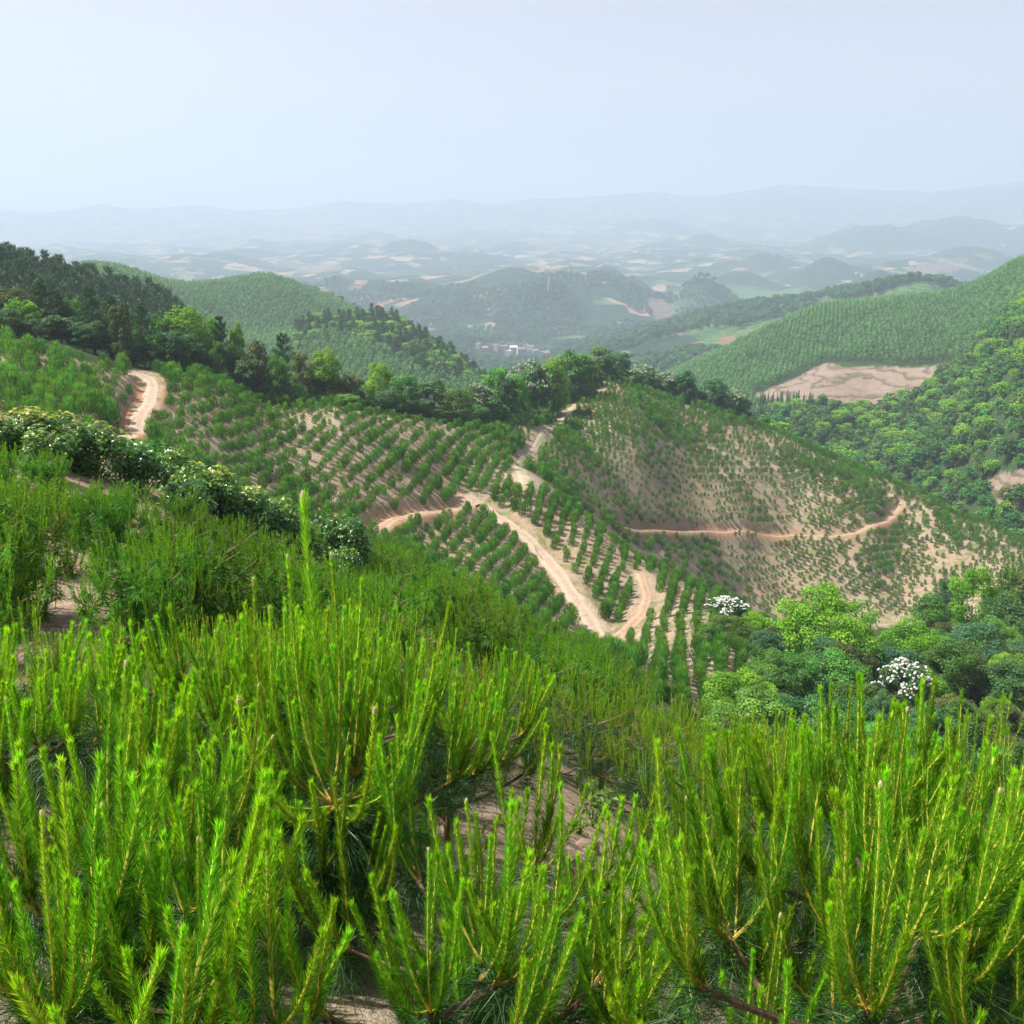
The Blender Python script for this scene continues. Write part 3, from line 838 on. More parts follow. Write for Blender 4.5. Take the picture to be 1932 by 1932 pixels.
WOODS = {}
def near_pine(x, y, seed, H=2.0, label='', rz=0.0, loc_z=None, detail=1.0, tiltxy=None, wide=False, skirt=1.0, **kw):
    """a pine close to the camera: every shoot and tuft a part of its own"""
    z = float(ground(x, y)[0]) - 0.03 if loc_z is None else loc_z
    t = empty('young_pine', (x, y, z), rz)
    if tiltxy: t.rotation_euler = (tiltxy[0], tiltxy[1], rz)
    trunk, br, tu, sh = pine_plan(seed, H, **kw)
    mk_obj('trunk', wood_geo(trunk, br).mesh('trunk', [M_pbark]), t)
    for p, k, s in tu:
        o = mk_obj('old_needles', TUFTS[2 if skirt > 1 and p[2] > H * .25 else int(k)], t, p, (0, 0, random.random() * 6), s * skirt)
    if skirt > 1:
        for q in range(5): mk_obj('old_needles', TUFTS[2], t, trunk[-1] - np.array([0, 0, .07 * q]), (0, 0, q * 1.3), 1.25)
    for p, az, ti, L, kind in sh:
        if kind == 'L':
            L0, me = LEADERS[0] if L > .95 else LEADERS[1]
            o = mk_obj('leader_shoot', me, t, p, (0, ti, az), L / L0)
        else:
            L0, me = min(random.sample(SHOOTS, 4), key=lambda q: abs(q[0] - L))
            if wide and L > .55: L0, me = random.choice(WIDE)
            o = mk_obj('shoot', me, t, p, (0, ti, az), L / L0)
    tag(t, label, 'pine tree', 'young pines in the front rows')
    return t

# merged crowns for pines farther off: (trunk mesh, crown mesh) per variant
def merged_pine(seed, H, nn, nw, nlen, tn, mat, segs=1, sides=3, sr=.007, **kw):
    trunk, br, tu, sh = pine_plan(seed, H, **kw)
    g = Geo(); cache = {}
    for i, (p, az, ti, L, kind) in enumerate(sh):
        key = ('L' if kind == 'L' else i % 5)
        if key not in cache:
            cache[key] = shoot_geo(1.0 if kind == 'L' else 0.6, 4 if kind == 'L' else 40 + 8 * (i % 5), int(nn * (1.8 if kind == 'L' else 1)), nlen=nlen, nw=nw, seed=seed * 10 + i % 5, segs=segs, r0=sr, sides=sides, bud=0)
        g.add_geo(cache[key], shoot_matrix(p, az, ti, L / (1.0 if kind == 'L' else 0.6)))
    for i, (p, k, s) in enumerate(tu):
        tg = tuft_geo(tn, .2, nw * 1.5, 60 + i % 3, segs=segs)
        g2 = Geo(); g2.v = [np.concatenate(tg.v)]; g2.t = [x * (.7 if mat is M_needle_mid else 1) for x in tg.t]; g2.f3 = {(0 if mat is M_needle_mid else 3): tg.f3[0]}; g2.n = tg.n
        g.add_geo(g2, Matrix.Translation(Vector(p)) @ Matrix.Scale(s, 4))
    crown = g.mesh('crown', [mat, M_stem, M_bud, M_needle_old])
    wg = wood_geo(trunk, br, sides=5, bs=3)
    g4 = Geo(); g4.v = [np.concatenate(wg.v)]; g4.t = wg.t; g4.f4 = {4: [np.concatenate(wg.f4[0])]}; g4.n = wg.n
    g.add_geo(g4)
    return wg.mesh('trunk', [M_pbark]), crown, g.mesh('young_pine', [mat, M_stem, M_bud, M_needle_old, M_pbark])

PINE_B = [merged_pine(100 + k, 2.0, 150, .0034, .062, 90, M_needle, segs=1, sr=.0032, lead=.6, nbr=24, top=8, per=8, bushy=True, spread=1.1) for k in range(5)]        # 7..16 m
PINE_C = [merged_pine(200 + k, 2.0, 46, .0135, .082, 50, M_needle_mid, segs=1, sr=.003, lead=.42, nbr=40, top=9, per=8, spread=1.1, bushy=True) for k in range(6)]   # 14..60 m
# small in the picture: one mesh, trunk and all
def small_pine(seed, H=1.8):
    rg = np.random.default_rng(seed)
    g = Geo()
    v, f = tube([[0, 0, -.1], [0, 0, H * .7]], [.035, .02], 4); g.add(v, f, 1, .3)
    n = 380
    h = rg.beta(1.3, 1.3, n) * H * .92
    wdt = (0.50 * np.sin(np.clip(h / H, 0.06, 1) ** .6 * PI) ** .75 + .08) * rg.uniform(.85, 1.1)
    th = rg.random(n) * 2 * PI; rr = wdt * np.sqrt(rg.random(n))
    base = np.stack([rr * np.cos(th), rr * np.sin(th), h], 1)
    d = unit(np.stack([np.cos(th) * .35 + rg.normal(0, .15, n), np.sin(th) * .35 + rg.normal(0, .15, n), rg.uniform(.5, 1.1, n)], 1))
    v, f, k = needles(base, d, rg.uniform(.22, .42, n) , .065, 0, segs=1, rg=rg)
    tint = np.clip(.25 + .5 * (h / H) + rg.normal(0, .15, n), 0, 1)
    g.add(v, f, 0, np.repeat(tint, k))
    # ragged leading shoots
    m = 14; th = rg.random(m) * 6.28; rr = .28 * rg.random(m)
    base = np.stack([rr * np.cos(th), rr * np.sin(th), H * rg.uniform(.55, .85, m)], 1)
    d = unit(np.stack([rg.normal(0, .1, m), rg.normal(0, .1, m), np.ones(m)], 1))
    v, f, k = needles(base, d, rg.uniform(.35, .6, m), .07, 0, segs=1, rg=rg); g.add(v, f, 0, .7)
    return g.mesh('pine_sapling', [M_needle_far, M_pbark])
M_needle_far = foliage('sapling_needles', (0.026, 0.095, 0.020), (0.070, 0.190, 0.030), (0.17, 0.34, 0.05), trans=0.38, rough=0.55, spec=0.2, var=0.28, hue=0.02)
PINE_D = [small_pine(300 + k, 1.8) for k in range(5)]

ORD = ['first', 'second', 'third', 'fourth', 'fifth', 'sixth', 'seventh', 'eighth', 'ninth', 'tenth', 'eleventh', 'twelfth', 'thirteenth', 'fourteenth', 'fifteenth', 'sixteenth',
       'seventeenth', 'eighteenth', 'nineteenth', 'twentieth']
TENS = ['', '', 'twenty', 'thirty', 'forty', 'fifty', 'sixty', 'seventy', 'eighty', 'ninety']
def by_landmark(items, marks, template):
    """items (thing, u, extra words); marks (u, short name): label every item by its place in the run nearest each landmark"""
    runs = {}
    for t, u, ex in items:
        m = min(marks, key=lambda q: abs(q[0] - u))
        runs.setdefault((m[1], ex), []).append((u, t))
    for (m, ex), L in runs.items():
        L.sort(key=lambda q: q[0])
        for k, (u, t) in enumerate(L):
            pos = 'lone' if len(L) == 1 else ('leftmost' if k == 0 else ('rightmost' if k == len(L) - 1 else ordinal(k)))
            t['label'] = template.format(pos=pos, mark=m, ex=ex)
def ordinal(k):
    if k >= 99: return 'hundred-and-' + ordinal(k - 100) if k > 99 else 'hundredth'
    if k < 20: return ORD[k]
    t, u = divmod(k + 1, 10)
    if u == 0: return TENS[t][:-1] + 'ieth'
    return TENS[t] + '-' + ORD[u - 1]

# ------------------------------------------------------------------ the nearest pines, placed where the photograph has them
NEAR = []    # (x, y)
def near_at(u, v_top, r, seed, label, H=None, **kw):
    """a pine whose leader ends on the line of sight (u, v_top) at distance r"""
    a, s = ray(u, v_top); a = float(a)
    x, y = r * math.sin(a), r * math.cos(a)
    g = float(ground(x, y)[0])
    h = float(s) * r - g
    h = max(0.9, min(h, 3.0))
    NEAR.append((x, y))
    return near_pine(x, y, seed, h, label, **kw)

near_at(585, 930, 3.55, 11, 'tall central pine whose buff-tipped leader rises far above its ring of upright shoots', lead=1.22, nbr=7, top=13, per=7, spread=.55, wide=True, skirt=1.25)
near_at(105, 1250, 2.7, 12, 'shaded dark green pine with bare pale branches at the lower left corner', lead=.62, nbr=6, top=8, per=5, spread=.5, wide=True, tiltxy=(0, .10))
near_at(1520, 1290, 5.2, 13, 'pine whose yellow shoots fan out of one bright whorl right of the earth gap', lead=.7, nbr=9, top=8, per=6)
near_at(1290, 1470, 3.3, 14, 'low pine beside the earth gap with shoots fanning out over dark hanging needles', lead=.6, nbr=7, top=8, per=5, spread=.9)
near_at(1740, 1440, 2.3, 15, 'closest pine in the lower right corner with thick pinkish shoot stems', lead=.6, nbr=8, top=7, per=6, spread=1.05)
near_at(1900, 1500, 2.6, 16, 'close pine cut off by the right edge above the lower right corner', lead=.55, nbr=8, top=7, per=5)
near_at(900, 1500, 2.9, 17, 'pine with tall pale shoots just right of the central pine', lead=.6, nbr=8, top=6, per=5, spread=.95)
near_at(255, 1370, 3.7, 18, 'pine of dense shoots between the shaded pine and the central pine', lead=.55, nbr=9, top=8, per=6, spread=.7)
near_at(800, 1790, 2.2, 19, 'small bright pine standing low before the foot of the central pine', lead=.45, nbr=5, top=5, per=4, spread=.7)
near_at(370, 1830, 2.0, 20, 'small pine at the bottom edge left of the central trunk', lead=.4, nbr=4, top=5, per=3, spread=.5)
near_at(60, 1640, 1.9, 23, 'low pine filling the bottom left corner of the thicket', lead=.45, nbr=8, top=7, per=5, spread=.8)
near_at(210, 1730, 2.15, 24, 'low pine at the bottom edge right of the corner one on the left', lead=.45, nbr=8, top=7, per=5, spread=.8)
near_at(1010, 1700, 2.5, 21, 'low pine at the bottom edge just left of the earth gap', lead=.5, nbr=6, top=6, per=4, spread=.7)
near_at(1490, 1700, 2.3, 22, 'bright pine at the bottom edge under the yellow fanning whorl', lead=.5, nbr=6, top=6, per=5, spread=.8)

def gap_dist(x, y):
    """distance from the bare strip of earth running away between the rows"""
    a0, a1 = math.radians(3.4), math.radians(5.2)
    p0 = np.array([2.0 * math.sin(a0), 2.0 * math.cos(a0)]); p1 = np.array([8.6 * math.sin(a1), 8.6 * math.cos(a1)])
    d = p1 - p0; t = np.clip(((x - p0[0]) * d[0] + (y - p0[1]) * d[1]) / (d @ d), 0, 1)
    return math.hypot(x - p0[0] - t * d[0], y - p0[1] - t * d[1])
VL_U = [0, 300, 480, 560, 620, 760, 830, 1000, 1150, 1250, 1350, 1450, 1600, 1750, 1932]
VL_V = [1190, 1180, 1120, 1150, 1140, 1130, 1240, 1245, 1290, 1330, 1330, 1350, 1310, 1370, 1420]
spots = []
rg = np.random.default_rng(21)
def cands(n, r0, r1, a0, a1, rg):
    r = np.sqrt(rg.uniform(r0 ** 2, r1 ** 2, n)); a = np.radians(rg.uniform(a0, a1, n))
    x, y = r * np.sin(a), r * np.cos(a)
    g = ground(x, y)
    u, v = project(x, y, g)
    return x, y, r, a, g, u, v
for x, y, r, a, g, u_, v_ in zip(*cands(30000, 2.15, 14.5, -33, 33, rg)):
    if len(spots) >= 225: break
    if gap_dist(x, y) < (1.02 if 5.6 < r < 9.6 else .78 if 3.2 < r <= 5.6 else 0.5): continue
    if any((x - p[0]) ** 2 + (y - p[1]) ** 2 < .24 for p in NEAR): continue
    if abs(a - math.radians(-11)) < (.26 if r < 3.4 else .17) and 1.5 < r < 4.2: continue
    if any((x - p[0]) ** 2 + (y - p[1]) ** 2 < (0.44 + .050 * min(r, 11)) ** 2 for p in spots): continue
    if r > 10.3 and a < math.radians(-12) and any((x - p[0]) ** 2 + (y - p[1]) ** 2 < 2.6 for p in spots): continue
    uu, vv = project(x, y, g + 2)
    if uu < -330 or uu > 2260: continue
    spots.append((x, y, r, a))
spots.sort(key=lambda s: s[2])
near_lab = []
def top_limit(x, y, r, g, H):
    if r > 10.3 and math.atan2(x, y) < math.radians(-12): return H * .8
    uu, _ = project(x, y, g + 1.5)
    vl = float(np.interp(float(uu), VL_U, VL_V)) + rg.uniform(0, 60)
    if r < 2.9: vl = rg.uniform(1640, 1860) if uu < 1150 else rg.uniform(1520, 1800)
    _, s = ray(float(uu), vl)
    return min(H, float(s) * r - g)
PLANTED = []   # every individual pine: (object, u, v, r)
for (x, y, r, a) in spots:
    g = float(ground(x, y)[0])
    H = top_limit(x, y, r, g, rg.uniform(1.9, 2.6))
    if H < 0.6: continue
    sd = int(rg.integers(0, 10000))
    u_, v_ = project(x, y, g + H)
    if u_ < -330 or u_ > 2260: continue
    if r < 5.4 and -120 < u_ < 2050:
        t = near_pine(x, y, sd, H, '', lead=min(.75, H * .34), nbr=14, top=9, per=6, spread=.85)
    else:
        k = sd % 5
        t = empty('young_pine', (x, y, g - .03), rg.random() * 6.28, H / 2.0)
        PV = PINE_C if r > 10.3 and a < math.radians(-12) else PINE_B
        mk_obj('trunk', PV[k][0], t); mk_obj('crown', PV[k][1], t)
        tag(t, '', 'pine tree', 'young pines in the front rows')
    PLANTED.append([t, float(u_), float(v_), r, 'front'])

# pines on the slope beyond: left cluster and the shoulder before the road, then the rows
HEDGE = [(-60, 800, 27), (40, 815, 27), (120, 835, 27.5), (200, 855, 28), (275, 885, 28.5), (345, 915, 29), (350, 965, 28), (400, 930, 30), (445, 965, 30), (505, 990, 30.5), (560, 1010, 31), (620, 1035, 32), (655, 1070, 31)]
hx = []
for u, v, r in HEDGE:
    a, s = ray(u, v); hx.append((r * math.sin(float(a)), r * math.cos(float(a))))
hx = np.array(hx)
mids = []
cx = cands(14000, 13.5, 66, -32, 16, rg)
vis = visible(cx[0], cx[1], cx[4] + 1.4)
rdi = road_info(cx[0], cx[1])[0]
hol = vnoise(cx[0] / 3.1, cx[1] / 3.1, 77)
for k, (x, y, r, a, g, u_, v_) in enumerate(zip(*cx)):
    if not vis[k] or (hol[k] > .66 and r > 28) or rdi[k] < 2.6 or len(mids) > 420: continue
    if np.hypot(hx[:, 0] - x, hx[:, 1] - y).min() < 1.5: continue
    if not (-60 < u_ < 1420) or v_ > 1500: continue
    if r > 33 and u_ < 600: continue
    dmin = 1.72 if r < 23 else 1.95 if r < 34 else 1.66
    if u_ < 720 and r > 17 and v_ < np.interp(u_, [0, 100, 200, 300, 400, 500, 600, 700], [885, 930, 945, 965, 1010, 1050, 1110, 1140]): continue
    if any((x - p[0]) ** 2 + (y - p[1]) ** 2 < dmin ** 2 for p in mids): continue
    mids.append((x, y, r, g, float(u_), float(v_)))
over = []; singles = []
mids.sort(key=lambda q: q[2])
for (x, y, r, g, u_, v_) in mids:
    H = rg.uniform(1.5, 2.1) if r < 34 else rg.uniform(1.6, 2.3)
    if u_ < 720 and r > 15:
        vl = float(np.interp(u_, [-60, 0, 60, 120, 200, 300, 400, 500, 600, 700], [850, 830, 860, 900, 905, 925, 970, 1010, 1055, 1090]))
        H = max(1.0, min(H, float(ray(u_, vl)[1]) * r - g))
    if u_ > 1130: H = min(H, 1.7)
    k = int(rg.integers(0, 6)); rz = rg.random() * 6.28
    if len(PLANTED) + len(NEAR) >= 286 and not (r > 26 and len(singles) < 6):
        over.append((x, y, g - .04, rz, H / 2.0)); continue
    sw = max(.8, H / 2.0) * (1.0 if r < 26 else 1.1); sc3 = (sw, sw, H / 2.0)
    if r < 26:
        t = empty('young_pine', (x, y, g - .04), rz); t.scale = sc3
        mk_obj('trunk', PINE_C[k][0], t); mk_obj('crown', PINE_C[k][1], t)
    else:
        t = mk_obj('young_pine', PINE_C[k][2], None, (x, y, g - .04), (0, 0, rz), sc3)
        singles.append(t)
    tag(t, '', 'pine tree', 'young pines on the slope below the leafy hedge')
    PLANTED.append([t, u_, v_, r, 'slope'])
print('near', len(spots), 'mids', len(mids), 'shoot parts', sum(1 for o in bpy.data.objects if o.name.startswith('shoot')))
# ------------------------------------------------------------------ trees
M_bark = bark_mat('tree_bark', (0.05, 0.038, 0.028), (0.16, 0.125, 0.09), 6)
L_mid = foliage('leaves_mid_green', (0.028, 0.090, 0.018), (0.078, 0.205, 0.032), (0.19, 0.36, 0.05), trans=.3, var=.3, hue=.02)
L_bright = foliage('leaves_bright_green', (0.050, 0.145, 0.012), (0.14, 0.31, 0.018), (0.28, 0.46, 0.03), trans=.35, var=.12, hue=.01)
L_dark = foliage('leaves_dark_green', (0.020, 0.062, 0.020), (0.048, 0.135, 0.036), (0.11, 0.24, 0.06), trans=.2, var=.25, hue=.015)
L_olive = foliage('leaves_olive', (0.035, 0.055, 0.018), (0.09, 0.125, 0.035), (0.20, 0.21, 0.055), trans=.3, var=.25, hue=.025)
L_blue = foliage('leaves_blue_green', (0.024, 0.075, 0.034), (0.060, 0.155, 0.065), (0.13, 0.26, 0.10), trans=.25, var=.2, hue=.015)
L_rust = foliage('leaves_rusty', (0.08, 0.05, 0.015), (0.18, 0.11, 0.03), (0.30, 0.20, 0.05), trans=.3, var=.2, hue=.01)
L_pine = foliage('mature_pine_needles', (0.014, 0.048, 0.018), (0.038, 0.106, 0.032), (0.09, 0.19, 0.05), trans=.15, rough=.5, var=.2, hue=.012)
L_far = foliage('far_wood_leaves', (0.024, 0.080, 0.018), (0.065, 0.175, 0.034), (0.15, 0.30, 0.05), trans=.3, var=.42, hue=.03)
L_valley = foliage('valley_leaves', (0.016, 0.056, 0.026), (0.042, 0.125, 0.046), (0.10, 0.22, 0.07), trans=.25, var=.35, hue=.02)
L_euc = foliage('eucalyptus_leaves', (0.030, 0.095, 0.034), (0.080, 0.20, 0.065), (0.17, 0.33, 0.10), trans=.25, var=.18, hue=.012)
L_cream = foliage('creamy_blossom', (0.36, 0.36, 0.26), (0.52, 0.51, 0.42), (0.64, 0.63, 0.55), trans=.25, var=.1, hue=.0, tcol=(1, 1, 1))
L_white = foliage('white_blossom', (0.70, 0.68, 0.60), (0.84, 0.83, 0.78), (0.90, 0.89, 0.86), trans=.3, var=.08, hue=.0, tcol=(1, 1, 1))

def leaves(c, nrm, size, rg, aspect=.7):
    """diamond leaves: centres, normals, sizes -> verts, quads"""
    n = len(c)
    size = np.broadcast_to(np.asarray(size, float), (n,))[:, None]
    a = unit(np.cross(nrm, rg.normal(size=(n, 3)))); b = np.cross(nrm, a)
    v = np.stack([c - a * size / 2, c - b * size * aspect / 2 + a * size * .08, c + a * size / 2, c + b * size * aspect / 2 + a * size * .08], 1)
    v[:, (1, 3)] += (nrm * size * .12)[:, None]
    return v.reshape(-1, 3), np.arange(n * 4).reshape(-1, 4)

def crown_leaves(g, rg, H, Wd, n, size, nl=16, base=.32, flat=.55, tier=.0, m=0, lo=.25, blossom=0):
    """lobes of foliage on an uneven dome; each lobe a shell of leaves with the light ones outside"""
    hc = H * (base + 1) / 2; hv = H * (1 - base) / 2
    th = rg.random(nl) * 2 * PI; ph = np.arcsin(rg.uniform(-.75, 1, nl))
    rad = rg.uniform(.35, .95, nl) ** .6
    lc = np.stack([np.cos(th) * np.cos(ph) * Wd / 2 * rad, np.sin(th) * np.cos(ph) * Wd / 2 * rad, hc + np.sin(ph) * hv * rad * .95], 1)
    lc = np.concatenate([lc, [[0, 0, hc + hv * .5]]])
    ls = rg.uniform(.8, 1.3, len(lc)) * min(Wd, H) * (1.3 if nl > 100 else .98) / math.sqrt(nl)
    w = ls ** 2; w /= w.sum()
    k = rg.choice(len(lc), n, p=w)
    d = unit(rg.normal(size=(n, 3))); d[:, 2] = np.where(d[:, 2] < -.35, -d[:, 2], d[:, 2])
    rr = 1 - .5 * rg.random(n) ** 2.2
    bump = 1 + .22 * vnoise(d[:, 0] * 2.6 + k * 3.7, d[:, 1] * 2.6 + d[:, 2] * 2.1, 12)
    off = d * (ls[k] * rr * bump)[:, None] * [1, 1, flat]
    if tier:
        q = ls[k] * tier
        off[:, 2] = np.round(off[:, 2] / q) * q + rg.normal(0, .17, n) * q
    c = lc[k] + off
    nrm = unit(d * [1, 1, 1.3] * .75 + rg.normal(0, .45, (n, 3)) + [0, 0, .45])
    zt0 = np.percentile(c[:, 2], 99.6); fz = (H - size * .3) / zt0; c[:, 2] *= fz; lc[:, 2] *= fz
    rw = np.percentile(np.hypot(c[:, 0], c[:, 1]), 98.5); fw = Wd / 2 / rw; c[:, :2] *= fw; lc[:, :2] *= fw
    v, f = leaves(c, nrm, size * rg.uniform(.65, 1.35, n), rg)
    lobe_t = rg.normal(0, .13, len(lc))
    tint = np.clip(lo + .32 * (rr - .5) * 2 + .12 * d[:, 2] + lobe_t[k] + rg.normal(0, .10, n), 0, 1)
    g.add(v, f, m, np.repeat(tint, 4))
    return lc, ls

def limbs(g, rg, H, lc, m=1, r0=None, base=.3):
    r0 = r0 or H * .022
    z = np.linspace(0, H * .62, 7)
    tr = np.stack([.03 * H * np.sin(z / H * 4 + rg.random() * 6), .03 * H * np.sin(z / H * 3 + rg.random() * 6), z - .25], 1); tr[0, :2] = 0
    v, f = tube(tr, np.linspace(r0, r0 * .45, 7), 7); g.add(v, f, m, .5)
    for c in lc[:9]:
        s0 = min(c[2] * .7, H * .55) * rg.uniform(.55, .9)
        p0 = np.array([np.interp(s0, z, tr[:, j]) for j in range(3)])
        t = np.linspace(0, 1, 5)[:, None]
        p = p0 + (c - p0) * t + np.array([0, 0, -1]) * (np.sin(t * PI) * .08 * H) * .5
        v, f = tube(p, np.linspace(r0 * .42, r0 * .12, 5), 4); g.add(v, f, m, .5)

def broadleaf(seed, H, Wd, n, size, nl=16, base=.3, flat=.6, tier=0, one=False, mat=None, blossom=0, lo=.25):
    rg = np.random.default_rng(seed)
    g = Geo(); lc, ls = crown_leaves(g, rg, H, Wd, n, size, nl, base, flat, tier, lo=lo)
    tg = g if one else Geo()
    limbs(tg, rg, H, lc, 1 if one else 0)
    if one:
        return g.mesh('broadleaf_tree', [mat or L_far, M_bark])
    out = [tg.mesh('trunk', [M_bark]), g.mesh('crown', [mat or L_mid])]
    if blossom:
        bg_ = Geo()
        ks = [k for k in range(len(lc)) if lc[k][2] > H * .5 and rg.random() < .62]
        for k in ks:
            for q in range(rg.integers(5, 9) if nl < 62 and n < 9000 else rg.integers(10, 16)):
                d = unit(rg.normal(size=3)); d[2] = abs(d[2]) * .9 + .25; d = unit(d)
                cc = lc[k] + d * ls[k] * [1.0, 1.0, flat] * 1.03
                nn_ = blossom
                dd = unit(rg.normal(size=(nn_, 3))); dd[:, 2] = np.abs(dd[:, 2])
                v, f = leaves(cc + dd * rg.uniform(.15, .42, (nn_, 1)) * size * 1.7, unit(dd + [0, 0, .4]), size * .9, rg, .9)
                bg_.add(v, f, 0, np.repeat(np.clip(rg.normal(.6, .2, nn_), 0, 1), 4))
        out.append(bg_.mesh('blossom', [L_cream if n < 9000 else L_white]))
    return out

def tall_pine(seed, H, Wd, n, size, one=False):
    rg = np.random.default_rng(seed); g = Geo(); tg = g if one else Geo()
    v, f = tube([[0, 0, -.3], [.05 * H * .1, 0, H * .5], [0, .02 * H, H * .97]], [H * .017, H * .012, H * .004], 6); tg.add(v, f, 1 if one else 0, .5)
    nb = 34
    cs, ds = [], []
    for k in range(nb):
        fz = .22 + .76 * (k / nb) ** .85 + rg.normal(0, .012)
        L = Wd / 2 * (1 - ((fz - .25) / .78) ** 1.7 * .82) * rg.uniform(.55, 1.1) * (.7 if fz < .4 else 1)
        az = k * 2.4 + rg.normal(0, .3); up = rg.uniform(.05, .35) + .4 * fz
        p0 = np.array([0, 0, fz * H]); e = p0 + np.array([math.cos(az), math.sin(az), up]) * L
        v, f = tube([p0, (p0 + e) / 2 - [0, 0, L * .05], e], [H * .005, H * .0035, H * .0015], 3); tg.add(v, f, 1 if one else 0, .4)
        m = int(n / nb)
        t = rg.uniform(.3, 1.08, m)[:, None]
        cs.append(p0 + (e - p0) * t + rg.normal(0, 1, (m, 3)) * [.15 * L, .15 * L, .10 * L]); ds.append(np.full(m, fz))
    c = np.concatenate(cs); n2 = len(c)
    d = unit(rg.normal(0, .6, (n2, 3)) + [0, 0, .8])
    v, f, kk_ = needles(c, d, size * rg.uniform(.8, 1.5, n2), size * .34, 0, segs=1, rg=rg)
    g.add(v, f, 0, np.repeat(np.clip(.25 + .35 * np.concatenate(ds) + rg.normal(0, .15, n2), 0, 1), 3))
    if one: return g.mesh('pine_tree', [L_pine, M_bark])
    return [tg.mesh('trunk', [M_bark]), g.mesh('crown', [L_pine])]

def cone_tree(seed, H, Wd, n, size, mat, name):
    rg = np.random.default_rng(seed); g = Geo()
    v, f = tube([[0, 0, -.3], [0, 0, H * .9]], [H * .014, H * .004], 4); g.add(v, f, 1, .5)
    h = rg.beta(1.2, 1.5, n); th = rg.random(n) * 6.283
    R_ = Wd / 2 * (1 - h) ** .8 * (.65 + .35 * np.sin(h * 34 + th)) * rg.uniform(.6, 1.05, n)
    c = np.stack([R_ * np.cos(th), R_ * np.sin(th), (.08 + .92 * h) * H], 1)
    nrm = unit(np.stack([np.cos(th), np.sin(th), np.full(n, .9)], 1) + rg.normal(0, .4, (n, 3)))
    v, f = leaves(c, nrm, size * rg.uniform(.7, 1.3, n), rg)
    g.add(v, f, 0, np.repeat(np.clip(.3 + .3 * h + rg.normal(0, .15, n), 0, 1), 4))
    return g.mesh(name, [mat, M_bark])

def euc_tree(seed, H, Wd, n, size):
    rg = np.random.default_rng(seed); g = Geo()
    v, f = tube([[0, 0, -.3], [0, 0, H * .8]], [.10, .04], 4); g.add(v, f, 1, .9)
    d = unit(rg.normal(size=(n, 3))); rr = 1 - .4 * rg.random(n) ** 2
    h = d[:, 2] * rr
    wz = (Wd / 2) * (1 - .35 * h)
    c = np.stack([d[:, 0] * rr * wz, d[:, 1] * rr * wz, H * .66 + h * H * .34], 1)
    nrm = unit(d + rg.normal(0, .4, (n, 3)) + [0, 0, .3])
    v, f = leaves(c, nrm, size * rg.uniform(.7, 1.3, n), rg)
    g.add(v, f, 0, np.repeat(np.clip(.3 + .25 * (h + 1) + rg.normal(0, .12, n), 0, 1), 4))
    return g.mesh('eucalyptus_tree', [L_euc, M_bark])

T_BELT = [broadleaf(500 + k, 9.0, [7.0, 8.5, 6.5, 9.0, 7.5][k], 6800, .33, nl=[44, 56, 36, 60, 48][k], base=[.0, .05, -.1, .1, -.1][k], flat=.75, tier=[0, .35, 0, 0, 0][k], blossom=30 if k in (1, 3) else 0) for k in range(5)]
T_RAV = [broadleaf(520 + k, 10.0, [13.0, 9.5, 9.0, 10.0][k], [22000, 14000, 14000, 14000][k], [.27, .26, .26, .27][k], nl=[110, 70, 64, 56][k], base=[.0, .0, .05, .1][k], flat=.7, tier=[.32, .3, 0, .4][k], blossom=30 if k in (2,) else 0) for k in range(4)]
T_TALL = [tall_pine(540 + k, 12.0, [6.0, 5.2, 6.8][k], 4200, .34) for k in range(3)]
T_FAR = [broadleaf(560 + k, 7.5, [7.0, 6.2, 8.0, 7.2, 5.6][k], 700, .78, nl=[14, 11, 16, 13, 10][k], base=.12, flat=.7, one=True) for k in range(5)]
T_FARP = [tall_pine(580 + k, 10.0, 5.0, 620, .75, one=True) for k in range(2)]
T_EUC = [euc_tree(590 + k, 8.5, 3.4, 110, .75) for k in range(3)]
T_FIR = [cone_tree(600 + k, 8.5, 3.0, 420, .5, L_dark, 'fir_tree') for k in range(2)]

def wrap_mat(o, mat):
    o.material_slots[0].link = 'OBJECT'; o.material_slots[0].material = mat

def place_tree(kind, x, y, H, Wd, mat=None, label='', cat='tree', group=None, rz=None, blossom=True):
    """kind = list of part meshes; sized to the height and width asked for"""
    src, H0, W0, name = kind
    g = float(ground(x, y)[0])
    t = empty(name, (x, y, g - .1), random.random() * 6.28 if rz is None else rz)
    t.scale = (Wd / W0, Wd / W0, H / H0)
    for k, me in enumerate(src):
        if me.name.startswith('blossom') and not blossom: continue
        o = mk_obj(me.name.split('.')[0], me, t)
        if me.name.startswith('crown') and mat is not None: wrap_mat(o, mat)
    tag(t, label, cat, group)
    return t

K_BELT = [(T_BELT[k], 9.0, [7.0, 8.5, 6.5, 9.0, 7.5][k], 'broadleaf_tree') for k in range(5)]
K_RAV = [(T_RAV[k], 10.0, [13.0, 9.5, 9.0, 10.0][k], 'broadleaf_tree') for k in range(4)]
K_TALL = [(T_TALL[k], 12.0, [6.0, 5.2, 6.8][k], 'pine_tree') for k in range(3)]

def tree_top(kind, u, vt, r, wpx, mat, label, cat, group, minH=2.0, blossom=True):
    a, s = ray(u, vt); a = float(a)
    x, y = r * math.sin(a), r * math.cos(a)
    g = float(ground(x, y)[0]); H = max(minH, float(s) * r - g)
    Wd = wpx / FPX * r * 1.03
    return place_tree(kind, x, y, H, Wd, mat, label, cat, group, blossom=blossom)

